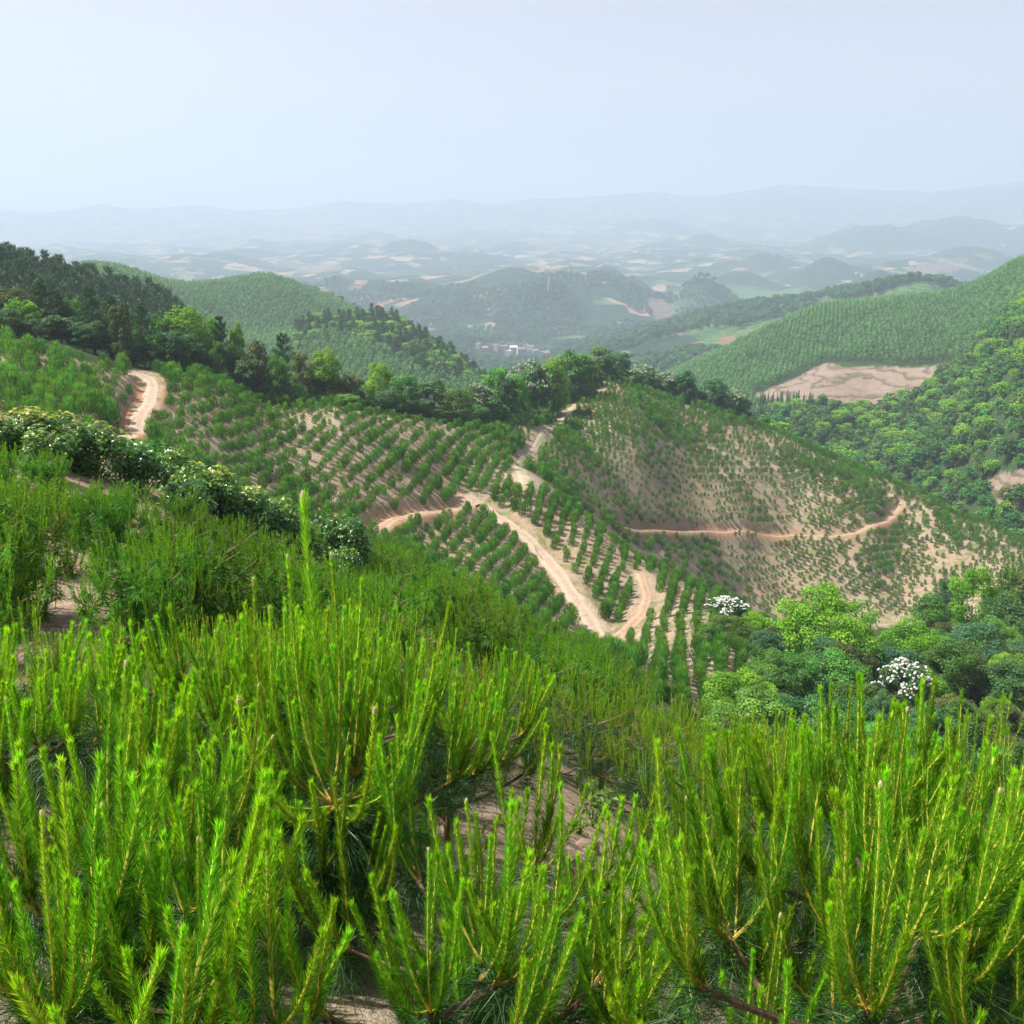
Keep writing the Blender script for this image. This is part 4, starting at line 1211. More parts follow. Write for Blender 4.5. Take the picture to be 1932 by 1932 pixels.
# the belt of wood along the ridge behind the rows: (u, top v, distance, width px, kind, material, label)
G1 = 'trees of the wood on the ridge behind the pine rows'
B_ = 'B'; Pn = 'P'
BELT = [
 (20,540,180,70,1,L_olive,'olive broadleaf tree at the left edge of the ridge wood'),
 (38,563,168,60,0,L_bright,'bright green tree in front of the olive tree at the left edge'),
 (75,528,172,62,'P0',None,'tall dark pine, the first one in from the left edge of the ridge wood'),
 (104,545,176,55,'P1',None,'dark pine crowded against the tallest pine of the left wood'),
 (135,562,180,55,1,L_mid,'green broadleaf tree squeezed between two dark pines of the left wood'),
 (167,542,172,50,'P2',None,'pointed dark pine rising alone over the left part of the wood'),
 (205,556,176,52,'P0',None,'dark pine just left of the tree with a bare pale trunk'),
 (224,570,166,40,2,L_olive,'thin light green tree with a long bare pale trunk'),
 (262,573,172,62,'P2',None,'broad dark pine standing above the upper end of the dirt road'),
 (300,592,178,45,2,L_mid,'slender green tree over the top end of the dirt road'),
 (345,577,186,84,1,L_bright,'large bright green spreading tree right of the dirt road'),
 (392,598,192,56,0,L_mid,'mid green tree at the right shoulder of the spreading bright tree'),
 (413,594,188,44,'P1',None,'dark pine just before the slim light green tree'),
 (444,610,190,34,2,L_bright,'slim light green tree standing alone against the far plantation'),
 (478,640,194,66,3,L_olive,'grey green flat topped tree halfway along the ridge wood'),
 (530,630,194,58,'P2',None,'dark pine that breaks the ridge wood before the blue hills'),
 (566,664,198,50,4,L_olive,'olive rounded tree at the foot of the isolated dark pine'),
 (607,658,202,64,0,L_bright,'yellow green tree between the dark pine and the striped plantation'),
 (662,705,204,56,1,L_olive,'olive brown tree where the ridge wood dips lowest'),
 (712,684,215,62,4,L_bright,'bright round tree against the lower tip of the striped plantation'),
 (765,706,212,64,0,L_mid,'dense green tree right of the bright round tree'),
 (815,716,216,58,2,L_dark,'dark rounded tree above the end of the left rows'),
 (862,730,222,66,0,L_mid,'broad plain green tree above the end of the contour track'),
 (905,722,240,60,1,L_mid,'tree with creamy blossom left of the white crowned tree'),
 (945,692,262,74,4,L_mid,'round green tree left of the two white crowned trees'),
 (998,680,280,80,3,L_mid,'tree covered in white blossom in the middle of the ridge'),
 (1042,672,300,62,0,L_bright,'bright tree between the white blossom and the hilltop grove'),
 (1085,662,322,74,2,L_mid,'first tree of the tall grove on the hilltop'),
 (1128,655,338,80,4,L_mid,'tallest tree of the grove on top of the round hill'),
 (1164,664,342,56,0,L_dark,'dark tree closing the hilltop grove on its right'),
 (1213,688,345,60,1,L_mid,'white flowering tree just right of the hilltop grove'),
 (1254,702,346,52,3,L_mid,'small white flowering tree before the dark trees on the crest'),
 (1292,700,343,52,2,L_dark,'dark grey green tree on the crest right of the small white one'),
 (1345,716,340,56,0,L_dark,'tree with dark rounded crown above the curve of the crest'),
 (1386,735,338,46,1,L_mid,'last tall tree of the crest, tinged white on its right'),
 (1405,752,337,34,4,L_dark,'low dark tree at the very end of the crest line')]
SKY_U = [b[0] for b in BELT]; SKY_V = [b[1] for b in BELT]
def belt_r(u): return float(np.interp(u, [0, 300, 330, 640, 870, 950, 1050, 1100, 1140, 1200, 1300, 1405], [146, 156, 160, 170, 188, 206, 248, 278, 295, 303, 312, 318]))
def belt_old(u): return float(np.interp(u, [0, 300, 330, 640, 870, 950, 1050, 1100, 1300, 1405], [156, 168, 178, 196, 214, 236, 284, 333, 339, 334]))
for (u, vt, r, w, k, mt, lab) in BELT:
    r = belt_r(u) + min(14, max(2, r - belt_old(u)))
    if isinstance(k, str):
        tree_top(K_TALL[int(k[1])], u, vt, r, w, None, lab, 'pine', G1)
    else:
        tree_top(K_BELT[k], u, vt, r, w, mt, lab, 'tree', G1, blossom=('blossom' in lab or 'white' in lab))
# trees filling the wood between and before them, lower than the skyline
fill = []
rgt = np.random.default_rng(44)
for u in np.arange(-70, 1405, 27):
    for q in range(2):
        uu = u + rgt.uniform(-8, 8)
        r = belt_r(uu) * (1 + rgt.uniform(-.015, .05)) + (2 if q == 0 else 12)
        vt = float(np.interp(uu, SKY_U, SKY_V)) + (rgt.uniform(34, 66) if uu < 950 else rgt.uniform(16, 34))
        a, s = ray(uu, vt); x, y = r * math.sin(float(a)), r * math.cos(float(a))
        if road_info(x, y)[0][0] < 3.5 or (1055 < uu < 1085 and q == 0): continue
        fill.append((uu, vt, r))
fill.sort()
BELT_MARKS = [(38, 'bright tree at the left edge'), (75, 'tallest pine of the left wood'), (167, 'pointed lone pine'), (224, 'bare trunked tree'), (262, 'broad pine over the road'), (345, 'spreading bright tree'),
 (413, 'pine before the slim tree'), (478, 'flat topped grey green tree'), (530, 'pine breaking the skyline'), (607, 'yellow green tree'), (662, 'dip of the ridge'), (712, 'bright round tree'), (765, 'dense green tree'),
 (815, 'dark rounded tree'), (862, 'broad plain green tree'), (905, 'creamy blossomed tree'), (998, 'white crowned tree'), (1042, 'bright tree by the grove'), (1128, 'hilltop grove'), (1213, 'flowering tree right of the grove'),
 (1254, 'small white flowering tree'), (1292, 'grey green crest tree'), (1345, 'dark rounded crest tree'), (1405, 'end of the crest')]
items = []
for k, (u, vt, r) in enumerate(fill):
    kind = K_BELT[int(rgt.integers(0, 5))]; mt = [L_mid, L_dark, L_mid, L_olive, L_dark][int(rgt.integers(0, 5))]
    if u < 260: mt = L_dark
    col = {'leaves_mid_green': 'mid green', 'leaves_dark_green': 'dark', 'leaves_olive': 'olive'}[mt.name]
    items.append((tree_top(kind, u, vt, r, float(rgt.uniform(40, 66)) * (1 if u < 950 else .8), mt, '', 'tree', G1, blossom=False), u, col))
by_landmark(items, BELT_MARKS, '{pos} low {ex} tree under the {mark}')

# the ravine wood on the right
G2 = 'trees filling the ravine right of the near pines'
RAV = [
 (1568,1107,108,212,0,L_bright,'huge domed light green tree dominating the ravine'),
 (1726,1166,112,104,1,L_bright,'bright lumpy crowned tree right of the huge domed one'),
 (1800,1206,106,96,1,L_mid,'green lumpy tree above the blossom at the right of the ravine'),
 (1604,1218,98,118,3,L_olive,'airy olive tree showing bare limbs below the domed tree'),
 (1371,1160,112,84,2,L_dark,'tree thick with white blossom left of the domed tree'),
 (1710,1246,95,108,2,L_dark,'tree with heavy cream white blossom below the bright lumpy crown'),
 (1812,1318,88,100,1,L_mid,'broad green tree below and right of the cream blossom'),
 (1420,1194,108,58,1,L_bright,'small bright tree right beside the white blossom on the left'),
 (1462,1190,106,54,3,L_olive,'olive brown tree touching the left side of the domed tree'),
 (1442,1232,100,88,2,L_blue,'blue green rounded tree under the left white blossom'),
 (1373,1244,102,84,1,L_mid,'bushy green tree at the left end of the ravine'),
 (1490,1264,94,108,1,L_mid,'low wide green tree below the domed tree'),
 (1545,1280,90,84,3,L_dark,'dark hollow looking tree below the airy olive tree'),
 (1660,1312,84,76,2,L_blue,'soft blue green tree just over the near pine tips'),
 (1735,1372,80,74,1,L_blue,'dusky blue green tree left of the broad green one'),
 (1845,1068,152,92,1,L_bright,'light green tree high on the far side of the ravine'),
 (1912,1066,162,104,0,L_mid,'broad green tree at the right edge on the ravine top'),
 (1762,1120,148,84,1,L_mid,'mid green tree left of the pale rill of the ravine'),
 (1796,1092,156,70,2,L_blue,'pale blue green tree at the head of the ravine'),
 (1905,1118,146,100,1,L_dark,'dark tree under the broad one at the right edge'),
 (1880,1162,136,92,0,L_mid,'spreading tree right of the pale rill of the ravine'),
 (1925,1228,124,110,3,L_olive,'olive tree cut by the right edge halfway down the ravine'),
 (1855,1262,112,96,1,L_dark,'deep green tree shading the gap right of the blossom'),
 (1905,1330,96,88,3,L_olive,'yellowish leaved tree near the lower right edge of the ravine'),
 (1873,1408,66,44,3,L_rust,'small rusty brown leaved tree above the near pines on the right'),
 (1832,1418,64,56,2,L_blue,'grey green shrub like tree left of the rusty one'),
 (1926,1400,70,66,1,L_mid,'green tree at the right edge just above the near pines'),
 (1690,1196,126,84,1,L_mid,'green crown showing behind the bright lumpy tree'),
 (1440,1290,84,70,1,L_mid,'green tree low at the left mouth of the ravine'),
 (1335,1262,96,64,2,L_mid,'leftmost low tree where ravine wood meets the rows'),
 (1575,1330,80,80,1,L_mid,'green tree peeping over the tips of the near pines')]
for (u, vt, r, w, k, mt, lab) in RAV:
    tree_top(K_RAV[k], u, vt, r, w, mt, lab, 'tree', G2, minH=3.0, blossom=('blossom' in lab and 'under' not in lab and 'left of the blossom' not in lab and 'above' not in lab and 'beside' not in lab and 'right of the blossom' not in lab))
    
rgt = np.random.default_rng(46)
cx = cands(2600, 60, 185, 7, 32, rgt)
taken = []
vis = visible(cx[0], cx[1], cx[4] + 6)
for k, (x, y, r, a, g, u_, v_) in enumerate(zip(*cx)):
    if not vis[k] or len(taken) > 84: continue
    pl = bool(zone_mask(Z_PLANT, np.array([u_]), np.array([v_]), np.array([r]))[0])
    if pl or u_ < 1300 or u_ > 2060: continue
    H = rgt.uniform(4, 6.5)
    ut, vt = project(x, y, g + H)
    if vt < np.interp(ut, [1300, 1400, 1480, 1700, 1760, 1932], [1265, 1225, 1215, 1190, 1130, 1075]): continue
    if any((x - p[0]) ** 2 + (y - p[1]) ** 2 < 26 for p in taken): continue
    taken.append((x, y, r, g, u_, vt, H))
taken.sort(key=lambda p: p[4])
items = []
for k, (x, y, r, g, u_, vt, H) in enumerate(taken):
    mt = [L_mid, L_mid, L_dark, L_bright, L_olive, L_blue][int(rgt.integers(0, 6))]
    col = {'leaves_mid_green': 'mid green', 'leaves_dark_green': 'dark green', 'leaves_olive': 'olive', 'leaves_blue_green': 'blue green', 'leaves_bright_green': 'bright green'}[mt.name]
    items.append((place_tree(K_RAV[int(rgt.integers(1, 4))], x, y, H, H * rgt.uniform(.95, 1.3), mt, '', 'tree', G2, blossom=False), u_, col))
by_landmark(items, [(1371, 'white blossom on the left'), (1442, 'rounded blue green tree'), (1500, 'left flank of the domed tree'), (1568, 'huge domed tree'), (1650, 'right flank of the domed tree'), (1710, 'cream blossom'),
    (1765, 'bright lumpy tree'), (1812, 'broad green tree below it'), (1860, 'pale rill'), (1905, 'right edge trees'), (1990, 'frame edge')], '{pos} {ex} understorey tree beside the {mark} in the ravine')

# ------------------------------------------------------------------ things past counting, spread with geometry nodes
def gn_scatter(name, pts, rot, scl, sources, tilt=0.0):
    n = len(pts)
    me = bpy.data.meshes.new(name)
    me.vertices.add(n); me.vertices.foreach_set('co', np.asarray(pts, np.float32).ravel())
    r_ = np.random.default_rng(n)
    for an, av, tp in (('rot', rot, 'FLOAT'), ('scl', scl, 'FLOAT'), ('pick', r_.integers(0, len(sources), n), 'INT')):
        a = me.attributes.new(an, tp, 'POINT'); a.data.foreach_set('value', np.asarray(av, np.int32 if tp == 'INT' else np.float32))
    me.update()
    o = mk_obj(name, me)
    ng = bpy.data.node_groups.new(name, 'GeometryNodeTree')
    ng.interface.new_socket('Geometry', in_out='INPUT', socket_type='NodeSocketGeometry')
    ng.interface.new_socket('Geometry', in_out='OUTPUT', socket_type='NodeSocketGeometry')
    nd, lk = ng.nodes, ng.links
    gi = nd.new('NodeGroupInput'); go = nd.new('NodeGroupOutput')
    jn = nd.new('GeometryNodeJoinGeometry')
    for s in sources:
        oi = nd.new('GeometryNodeObjectInfo'); oi.inputs['Object'].default_value = s; oi.inputs['As Instance'].default_value = True
        lk.new(oi.outputs['Geometry'], jn.inputs[0])
    ip = nd.new('GeometryNodeInstanceOnPoints')
    lk.new(gi.outputs[0], ip.inputs['Points']); lk.new(jn.outputs[0], ip.inputs['Instance'])
    ip.inputs['Pick Instance'].default_value = True
    def attr(nm, tp):
        a = nd.new('GeometryNodeInputNamedAttribute'); a.data_type = tp; a.inputs[0].default_value = nm; return a.outputs[0]
    lk.new(attr('pick', 'INT'), ip.inputs['Instance Index'])
    cx_ = nd.new('ShaderNodeCombineXYZ'); lk.new(attr('rot', 'FLOAT'), cx_.inputs[2])
    er = nd.new('FunctionNodeEulerToRotation'); lk.new(cx_.outputs[0], er.inputs[0])
    lk.new(er.outputs[0], ip.inputs['Rotation'])
    lk.new(attr('scl', 'FLOAT'), ip.inputs['Scale'])
    lk.new(ip.outputs[0], go.inputs[0])
    md = o.modifiers.new('spread', 'NODES'); md.node_group = ng
    return o

def thin(x, y, d, score=None):
    """keep points at least d apart"""
    keep = []; cells = {}
    d = np.broadcast_to(d, (len(x),))
    for i in range(len(x)):
        D = d[i]; cx0, cy0 = int(x[i] // 12), int(y[i] // 12)
        ok = True
        for a in (-1, 0, 1):
            for b in (-1, 0, 1):
                for j in cells.get((cx0 + a, cy0 + b), ()):
                    if (x[i] - x[j]) ** 2 + (y[i] - y[j]) ** 2 < D * D: ok = False; break
                if not ok: break
            if not ok: break
        if ok:
            keep.append(i); cells.setdefault((cx0, cy0), []).append(i)
    return np.array(keep, int)

# rows of saplings on the two planted hills
def rows(poly, r0, r1, ang, din, drow, seed, jit=.10):
    rg_ = np.random.default_rng(seed)
    cs = [hit(u, v, r0, r1) for u, v in poly]; cs = np.array([c for c in cs if c])
    c0 = (cs[:, :2].min(0) + cs[:, :2].max(0)) / 2; ext = np.hypot(*(cs[:, :2].max(0) - cs[:, :2].min(0))) / 2 * 1.35
    a = np.arange(-ext, ext, din); b = np.arange(-ext, ext, drow)
    A_, B2 = np.meshgrid(a, b); A_ = A_.ravel() + rg_.normal(0, din * jit, A_.size); B2 = B2.ravel() + rg_.normal(0, drow * .09, B2.size)
    B2 = B2 + .7 * vnoise(A_ / 26, B2 / 26, seed)
    x = c0[0] + A_ * math.cos(ang) - B2 * math.sin(ang); y = c0[1] + A_ * math.sin(ang) + B2 * math.cos(ang)
    g = ground(x, y); u, v = project(x, y, g); r = np.hypot(x, y)
    m = in_poly(u, v, poly) & (r > r0) & (r < r1)
    x, y, g, u, v, r = (q[m] for q in (x, y, g, u, v, r))
    m = visible(x, y, g + 1.7, .002); d, _, hw = road_info(x, y); m &= d > hw + .9
    return [q[m] for q in (x, y, g, u, v, r)]
PB = [(285,712),(300,700),(420,722),(640,768),(800,795),(870,806),(950,812),(985,830),(1000,880),(1005,905),(1110,985),(1190,1050),(1310,1110),(1410,1165),(1470,1200),(1420,1280),(1340,1380),(1200,1400),(1000,1400),(700,1200),(560,1010),(240,870),(235,850)]
PC = [(930,815),(1000,775),(1080,730),(1140,708),(1200,722),(1300,762),(1400,782),(1500,825),(1600,868),(1680,900),(1760,935),(1860,980),(2060,1060),(2060,1110),(1932,1100),(1820,1110),(1740,1160),(1480,1190),(1390,1160),(1240,1060),(1000,900),(960,860)]
PA = [(-60,650),(0,652),(110,668),(235,700),(262,712),(250,760),(215,835),(150,830),(-60,800)]
xb = rows(PB, 62, 236, math.radians(80), 1.3, 1.9, 1, jit=.22)
xc = rows(PC, 180, 345, math.radians(35), 1.5, 2.1, 2)
xa = rows(PA, 88, 160, math.radians(60), 1.7, 2.2, 3, jit=.35)
rs_ = np.random.default_rng(9)
pts, scl = [], []
for nm, X_ in (('b', xb), ('c', xc), ('a', xa)):
    x, y, g, u, v, r = X_
    n_ = vnoise(x / 9, y / 9, 31) + .6 * vnoise(x / 27, y / 27, 32)
    s = rs_.uniform(.72, 1.12, len(x)) * (1 + .34 * np.clip(n_, -1, 1))
    keep = rs_.random(len(x)) < (.86 if nm == 'c' else .9)
    if nm == 'c':
        s *= 1.12
        pale = np.exp(-(((u - 1210) / 110) ** 2 + ((v - 915) / 60) ** 2)) + np.exp(-(((u - 1330) / 60) ** 2 + ((v - 960) / 40) ** 2))
        s *= 1 - .42 * np.clip(pale, 0, 1)
        keep &= (n_ > -1.15) & (rs_.random(len(x)) < np.where(vnoise(x / 14, y / 14, 40) > .35, .72, 1))
    if nm == 'b': s *= .98
    if nm == 'a': s *= 1.25
    pts.append(np.stack([x, y, g - .05, u, v, r], 1)[keep]); scl.append(s[keep])
pts = np.concatenate(pts); scl = np.concatenate(scl)
big = np.argsort(-(scl / pts[:, 5]))
n_ind = max(8, 303 - len(PLANTED) - len(NEAR))
ind, rest = big[:n_ind], big[n_ind:]
srcs = []
for q, i in enumerate(ind):
    x, y, g, u, v, r = pts[i]
    o = mk_obj('young_pine', PINE_D[q % 5], None, (x, y, g), (0, 0, rs_.random() * 6.28), scl[i])
    tag(o, '', 'pine tree', 'young pines in the rows on the hollow hillside')
    if q < 5: srcs.append(o)
    PLANTED.append([o, float(u), float(v), float(r), 'rows'])
o = gn_scatter('pine_saplings', pts[rest, :3], rs_.random(len(rest)) * 6.28, scl[rest], srcs)
tag(o, 'rows of small young pines covering the two bare hills', 'saplings', kind='stuff')
print('saplings', len(rest), 'over', len(over))
if over:
    ov = np.array(over)
    o = gn_scatter('pine_thicket', ov[:, :3], ov[:, 3], ov[:, 4], singles[:6])
    tag(o, 'close set bushy young pines on the shoulder above the main track', 'pine thicket', kind='stuff')

# ------------------------------------------------------------------ woods on the hills beyond
def wood(seed, poly, r0, r1, d, dens=1.0, az=(-31, 31), n=60000, grid=None, avoid=None, h=6):
    rg_ = np.random.default_rng(seed)
    if grid:
        st, ang = grid
        e = r1
        a = np.arange(-e, e, st); A_, B2 = np.meshgrid(a, a)
        A_ = A_.ravel(); B2 = B2.ravel()
        x = A_ * math.cos(ang) - B2 * math.sin(ang); y = A_ * math.sin(ang) + B2 * math.cos(ang)
        r = np.hypot(x, y); m = (r > r0) & (r < r1) & (np.abs(np.arctan2(x, y)) < math.radians(31)); x = x[m] + rg_.normal(0, st * .1, m.sum()); y = y[m] + rg_.normal(0, st * .1, m.sum())
    else:
        r = np.sqrt(rg_.uniform(r0 ** 2, r1 ** 2, n)); a = np.radians(rg_.uniform(az[0], az[1], n)); x, y = r * np.sin(a), r * np.cos(a)
    # a cheap first look at what rises over the ground before it
    ia = np.clip(np.searchsorted(_ha, np.arctan2(x, y)), 0, len(_ha) - 1); ir = np.clip(np.searchsorted(r_f, np.hypot(x, y)), 0, len(r_f) - 1)
    g = gz[ia, ir]
    m = visible(x, y, g + h, .003); x, y = x[m], y[m]
    g = base_z(np.arctan2(x, y), np.hypot(x, y)); u, v = project(x, y, g); r = np.hypot(x, y)
    m = in_poly(u, v, poly) & ~zone_mask(Z_CLEAR, u, v, r) & (u > -300) & (u < 2240)
    if avoid is not None: m &= ~avoid(x, y, u, v, r)
    if dens < 1: m &= rg_.random(len(x)) < dens
    x, y, g, u, v, r = (q[m] for q in (x, y, g, u, v, r))
    if not grid:
        k = thin(x, y, d); x, y, g, u, v, r = (q[k] for q in (x, y, g, u, v, r))
    return np.stack([x, y, g - .2, u, v, r], 1)

W_SLOPE = [(1440,800),(1450,780),(1530,770),(1600,775),(1690,758),(1740,744),(1780,706),(1830,680),(1850,640),(1900,600),(1960,560),(2100,500),(2300,440),(2300,1400),(1760,1180),(1400,900)]
W_DARKL = [(555,600),(600,598),(735,590),(780,620),(860,668),(925,700),(960,740),(880,735),(800,715),(700,660),(640,640),(600,640),(560,680),(560,640)]
W_LPINE = [(-100,440),(230,500),(330,560),(420,620),(400,700),(-100,700)]
def in_w(poly, u, v): return in_poly(u, v, poly)
w1 = wood(61, W_SLOPE, 350, 780, 4.8, n=40000)
w2 = wood(62, W_DARKL, 560, 760, 5.0, n=60000, az=(-14, 2))
w3 = wood(63, W_LPINE, 250, 420, 4.6, n=12000, az=(-31, -14))
w_valley = wood(64, [(-100,500),(2100,500),(2100,900),(-100,900)], 1050, 2700, 10.0, n=150000,
                avoid=lambda x, y, u, v, r: (fbm(x / 190, y / 190, 55) > .12) | (zone_mask(Z_ORCH, u, v, r) & (fbm(x / 40, y / 40, 56) > -.02)) | ((r > 1500) & (r < 2100) & (u > 888) & (u < 1042) & (v > 648) & (v < 684)))
e1 = wood(65, [(900,480),(2300,380),(2300,760),(1780,700),(1700,692),(1560,684),(1480,722),(1412,748),(1440,800),(1280,790),(1000,760)], 540, 1250, 3, grid=(4.3, .5),
          avoid=lambda x, y, u, v, r: in_poly(u, v, W_SLOPE) | ((np.abs(u - 1500) < 90) & (np.abs(v - (668 + (1560 - u) * .13)) < 7) & (vnoise(x / 20, y / 20, 3) > -.3)))
e2 = wood(66, [(150,480),(700,480),(1000,700),(960,760),(150,760)], 430, 1250, 3, grid=(4.1, -.35), avoid=lambda x, y, u, v, r: in_poly(u, v, W_DARKL) & (r < 760))
fir = wood(67, [(1418,755),(1450,745),(1530,765),(1540,785),(1510,800),(1420,800)], 345, 620, 3.2, n=30000, az=(10, 20))
print('woods', [len(q) for q in (w1, w2, w3, w_valley, e1, e2, fir)])
far_src, pine_src, euc_src, fir_src = [], [], [], []
# nearest trees of the right-hand slope as things of their own
G3 = 'trees of the wooded slope on the right'
o_ = np.argsort(w1[:, 5] + 1e4 * (w1[:, 3] > 1920)); n1 = min(26, len(w1))
sel = w1[o_[:n1]]; rest1 = w1[o_[n1:]]
bright3 = [L_far, L_mid, L_bright, L_blue, L_olive]
srt = np.lexsort((sel[:, 3],))
for q, i in enumerate(srt):
    x, y, g, u, v, r = sel[i]
    o = mk_obj('broadleaf_tree', T_FAR[q % 5], None, (x, y, g), (0, 0, random.random() * 6.28), rs_.uniform(.75, 1.15))
    cc = 'mid green'
    if rs_.random() < .3:
        mt = bright3[int(rs_.integers(2, 5))]; wrap_mat(o, mt); cc = {'leaves_bright_green': 'bright green', 'leaves_blue_green': 'blue green', 'leaves_olive': 'olive'}[mt.name]
    tag(o, 'small round %s tree low on the right wooded slope, %s from the left' % (cc, ordinal(q)), 'tree', G3)
    if len(far_src) < 5: far_src.append(o)
def named(mesh_list, P_, n, name, lab, cat, group, smin, smax):
    srcs_ = []
    o2 = np.argsort(P_[:, 5]); s2 = P_[o2[:n]]; s2 = s2[np.argsort(s2[:, 3])]
    for q, (x, y, g, u, v, r) in enumerate(s2):
        o = mk_obj(name, mesh_list[q % len(mesh_list)], None, (x, y, g), (0, 0, random.random() * 6.28), rs_.uniform(smin, smax))
        tag(o, lab % ordinal(q), cat, group); srcs_.append(o)
    return srcs_[:len(mesh_list)], P_[o2[n:]]
pine_src, w3r = named(T_FARP, w3, 60, 'pine_tree', 'dark pine on the hill behind the left wood, %s from the left', 'pine', 'pines on the dark hill behind the left wood', .75, 1.1)
fir_src, firr = named(T_FIR, fir, 60, 'fir_tree', 'dark pointed fir below the bare slope, %s from the left', 'fir', 'firs below the bare slope', .7, 1.15)
euc_src, e1r = named(T_EUC, e1, 24, 'eucalyptus_tree', 'slim eucalyptus at the lower edge of the right plantation, %s from the left', 'eucalyptus', 'eucalyptus plantation trees on the right hill', .9, 1.1)
def stuff(name, P_, src, label, cat, smin, smax):
    if len(P_) == 0: return
    o = gn_scatter(name, P_[:, :3], rs_.random(len(P_)) * 6.28, rs_.uniform(smin, smax, len(P_)), src)
    tag(o, label, cat, kind='stuff')
stuff('slope_wood', rest1, far_src, 'dense broadleaf wood covering the steep slope on the right', 'wood', .7, 1.3)
stuff('ridge_wood', w2, far_src[:3] + pine_src, 'dark mixed wood along the low ridge beyond the rows', 'wood', .8, 1.25)
stuff('pine_wood', w3r, pine_src, 'dark pine wood on the hill at the left edge', 'wood', .75, 1.15)
if len(firr): stuff('fir_wood', firr, fir_src, 'dark firs crowded below the bare slope', 'wood', .7, 1.1)
stuff('eucalyptus_wood', np.concatenate([e1r, e2]), euc_src, 'eucalyptus plantations in even rows over the middle hills', 'wood', .85, 1.15)
T_VAL = [broadleaf(620 + k, 7.5, [7.0, 8.5, 6.5][k], 420, .95, nl=[12, 14, 9][k], base=.1, flat=.7, one=True, mat=L_valley) for k in range(3)]
val_src, w_valley = named(T_VAL, w_valley, 12, 'broadleaf_tree', 'small dim tree on the valley floor beyond the grove, %s from the left', 'tree', 'trees of the hazy valley floor', 1.1, 1.6)
stuff('valley_wood', w_valley, val_src, 'hazy woods scattered over the valley and the low hills', 'wood', 1.1, 2.0)
# ------------------------------------------------------------------ the leafy hedge of shrubs with star-shaped leaves
M_star = foliage('star_leaves', (0.014, 0.062, 0.014), (0.065, 0.190, 0.022), (0.47, 0.45, 0.04), trans=.28, rough=.28, spec=.7, var=.12, hue=.012)
M_twig = bark_mat('shrub_bark', (0.07, 0.045, 0.03), (0.2, 0.14, 0.09), 30)
def star_leaves(c, nrm, size, rg):
    n = len(c)
    a = unit(np.cross(nrm, rg.normal(size=(n, 3)))); b = np.cross(nrm, a)
    rad = np.array([1, .42, .85, .42, .62, .30, .62, .42, .85, .42]); th = np.arange(10) * 2 * PI / 10
    px = np.cos(th) * rad; py = np.sin(th) * rad
    ring = c[:, None] + (a[:, None] * px[None, :, None] + b[:, None] * py[None, :, None]) * (size[:, None, None] / 2) - nrm[:, None] * (rad[None, :, None] ** 2) * size[:, None, None] * .12
    v = np.concatenate([c[:, None], ring], 1).reshape(-1, 3)
    k = np.arange(n)[:, None, None] * 11
    f = (k + np.array([[0, 1 + i, 1 + (i + 1) % 10] for i in range(10)])[None]).reshape(-1, 3)
    return v, f
def star_shrub(seed, H, Wd, n, size, young=.5):
    rg = np.random.default_rng(seed)
    lob = unit(rg.normal(size=(13, 3))) * [.62, .62, .62] * rg.uniform(.55, 1, (13, 1)) * [Wd / 2, Wd / 2, H / 2] + [0, 0, H * .43]
    ls = rg.uniform(.26, .4, 13) * Wd * .62
    k = rg.integers(0, 13, n); d = unit(rg.normal(size=(n, 3))); rr = 1 - .38 * rg.random(n) ** 1.6
    c = lob[k] + d * (ls[k] * rr)[:, None] * [1, 1, .85]
    c[:, 2] = np.maximum(c[:, 2], .06 + .1 * rg.random(n)); c[:, 2] *= H / c[:, 2].max()
    nrm = unit(d * .6 + [0, 0, .55] + rg.normal(0, .38, (n, 3)))
    v, f = star_leaves(c, nrm, size * rg.uniform(.6, 1.25, n), rg)
    h = c[:, 2] / H
    t = .18 + .3 * rg.random(n) + .10 * (rr > .85) + young * .75 * smooth(.62, .98, h) * (rg.random(n) < .75) * rg.uniform(.4, 1, n)
    g = Geo(); g.add(v, f, 0, np.repeat(np.clip(t, 0, 1), 11))
    tg = Geo()
    for q in range(9):
        e = lob[q] ; p0 = np.array([rg.normal(0, .05), rg.normal(0, .05), -.08])
        tt = np.linspace(0, 1, 5)[:, None]
        v, f = tube(p0 * (1 - tt) + e * tt + np.array([0, 0, .12]) * np.sin(tt * PI), np.linspace(.028, .008, 5), 5); tg.add(v, f, 0, .5)
    return tg.mesh('stems', [M_twig]), g.mesh('foliage', [M_star])
SHR = [star_shrub(700 + k, 2.0, 2.1, 2300, .175, [1.0, .45, .25, .8][k]) for k in range(4)]
SH = [  # u, top v, width px, distance, variant, label
 (-35,770,120,27.5,0,'leafy shrub cut by the left edge, first of the hedge'),
 (42,764,125,28,0,'second leafy shrub of the hedge with yellow orange young leaves on top'),
 (104,776,118,28.2,3,'third leafy shrub, its crown yellow green above the pale glossy leaves'),
 (78,822,90,26.2,1,'low glossy leafed shrub in front of the second and third ones'),
 (172,795,116,28.6,1,'round leafy shrub just left of the lower end of the dirt road'),
 (262,823,104,29,2,'darker glossy leafy shrub standing below the dirt road'),
 (330,842,80,31,1,'small leafy shrub half hidden behind the darker one'),
 (358,872,100,30,3,'leafy shrub in mid hedge with yellow leaves on its left shoulder'),
 (412,874,92,30.4,0,'yellowest leafy shrub near the middle of the hedge'),
 (456,910,106,30.6,3,'big leafy shrub right of the yellowest one'),
 (362,935,90,28.6,2,'dark lower shrub in front of the middle of the hedge'),
 (520,940,100,31.2,1,'leafy shrub behind the tip of the tall central leader'),
 (568,975,82,31.6,2,'dull green leafy shrub just right of the tall leader'),
 (640,962,104,32,2,'last shrub of the hedge at its lower right end'),
 (655,1030,60,31,1,'small low shrub at the foot of the last hedge shrub')]
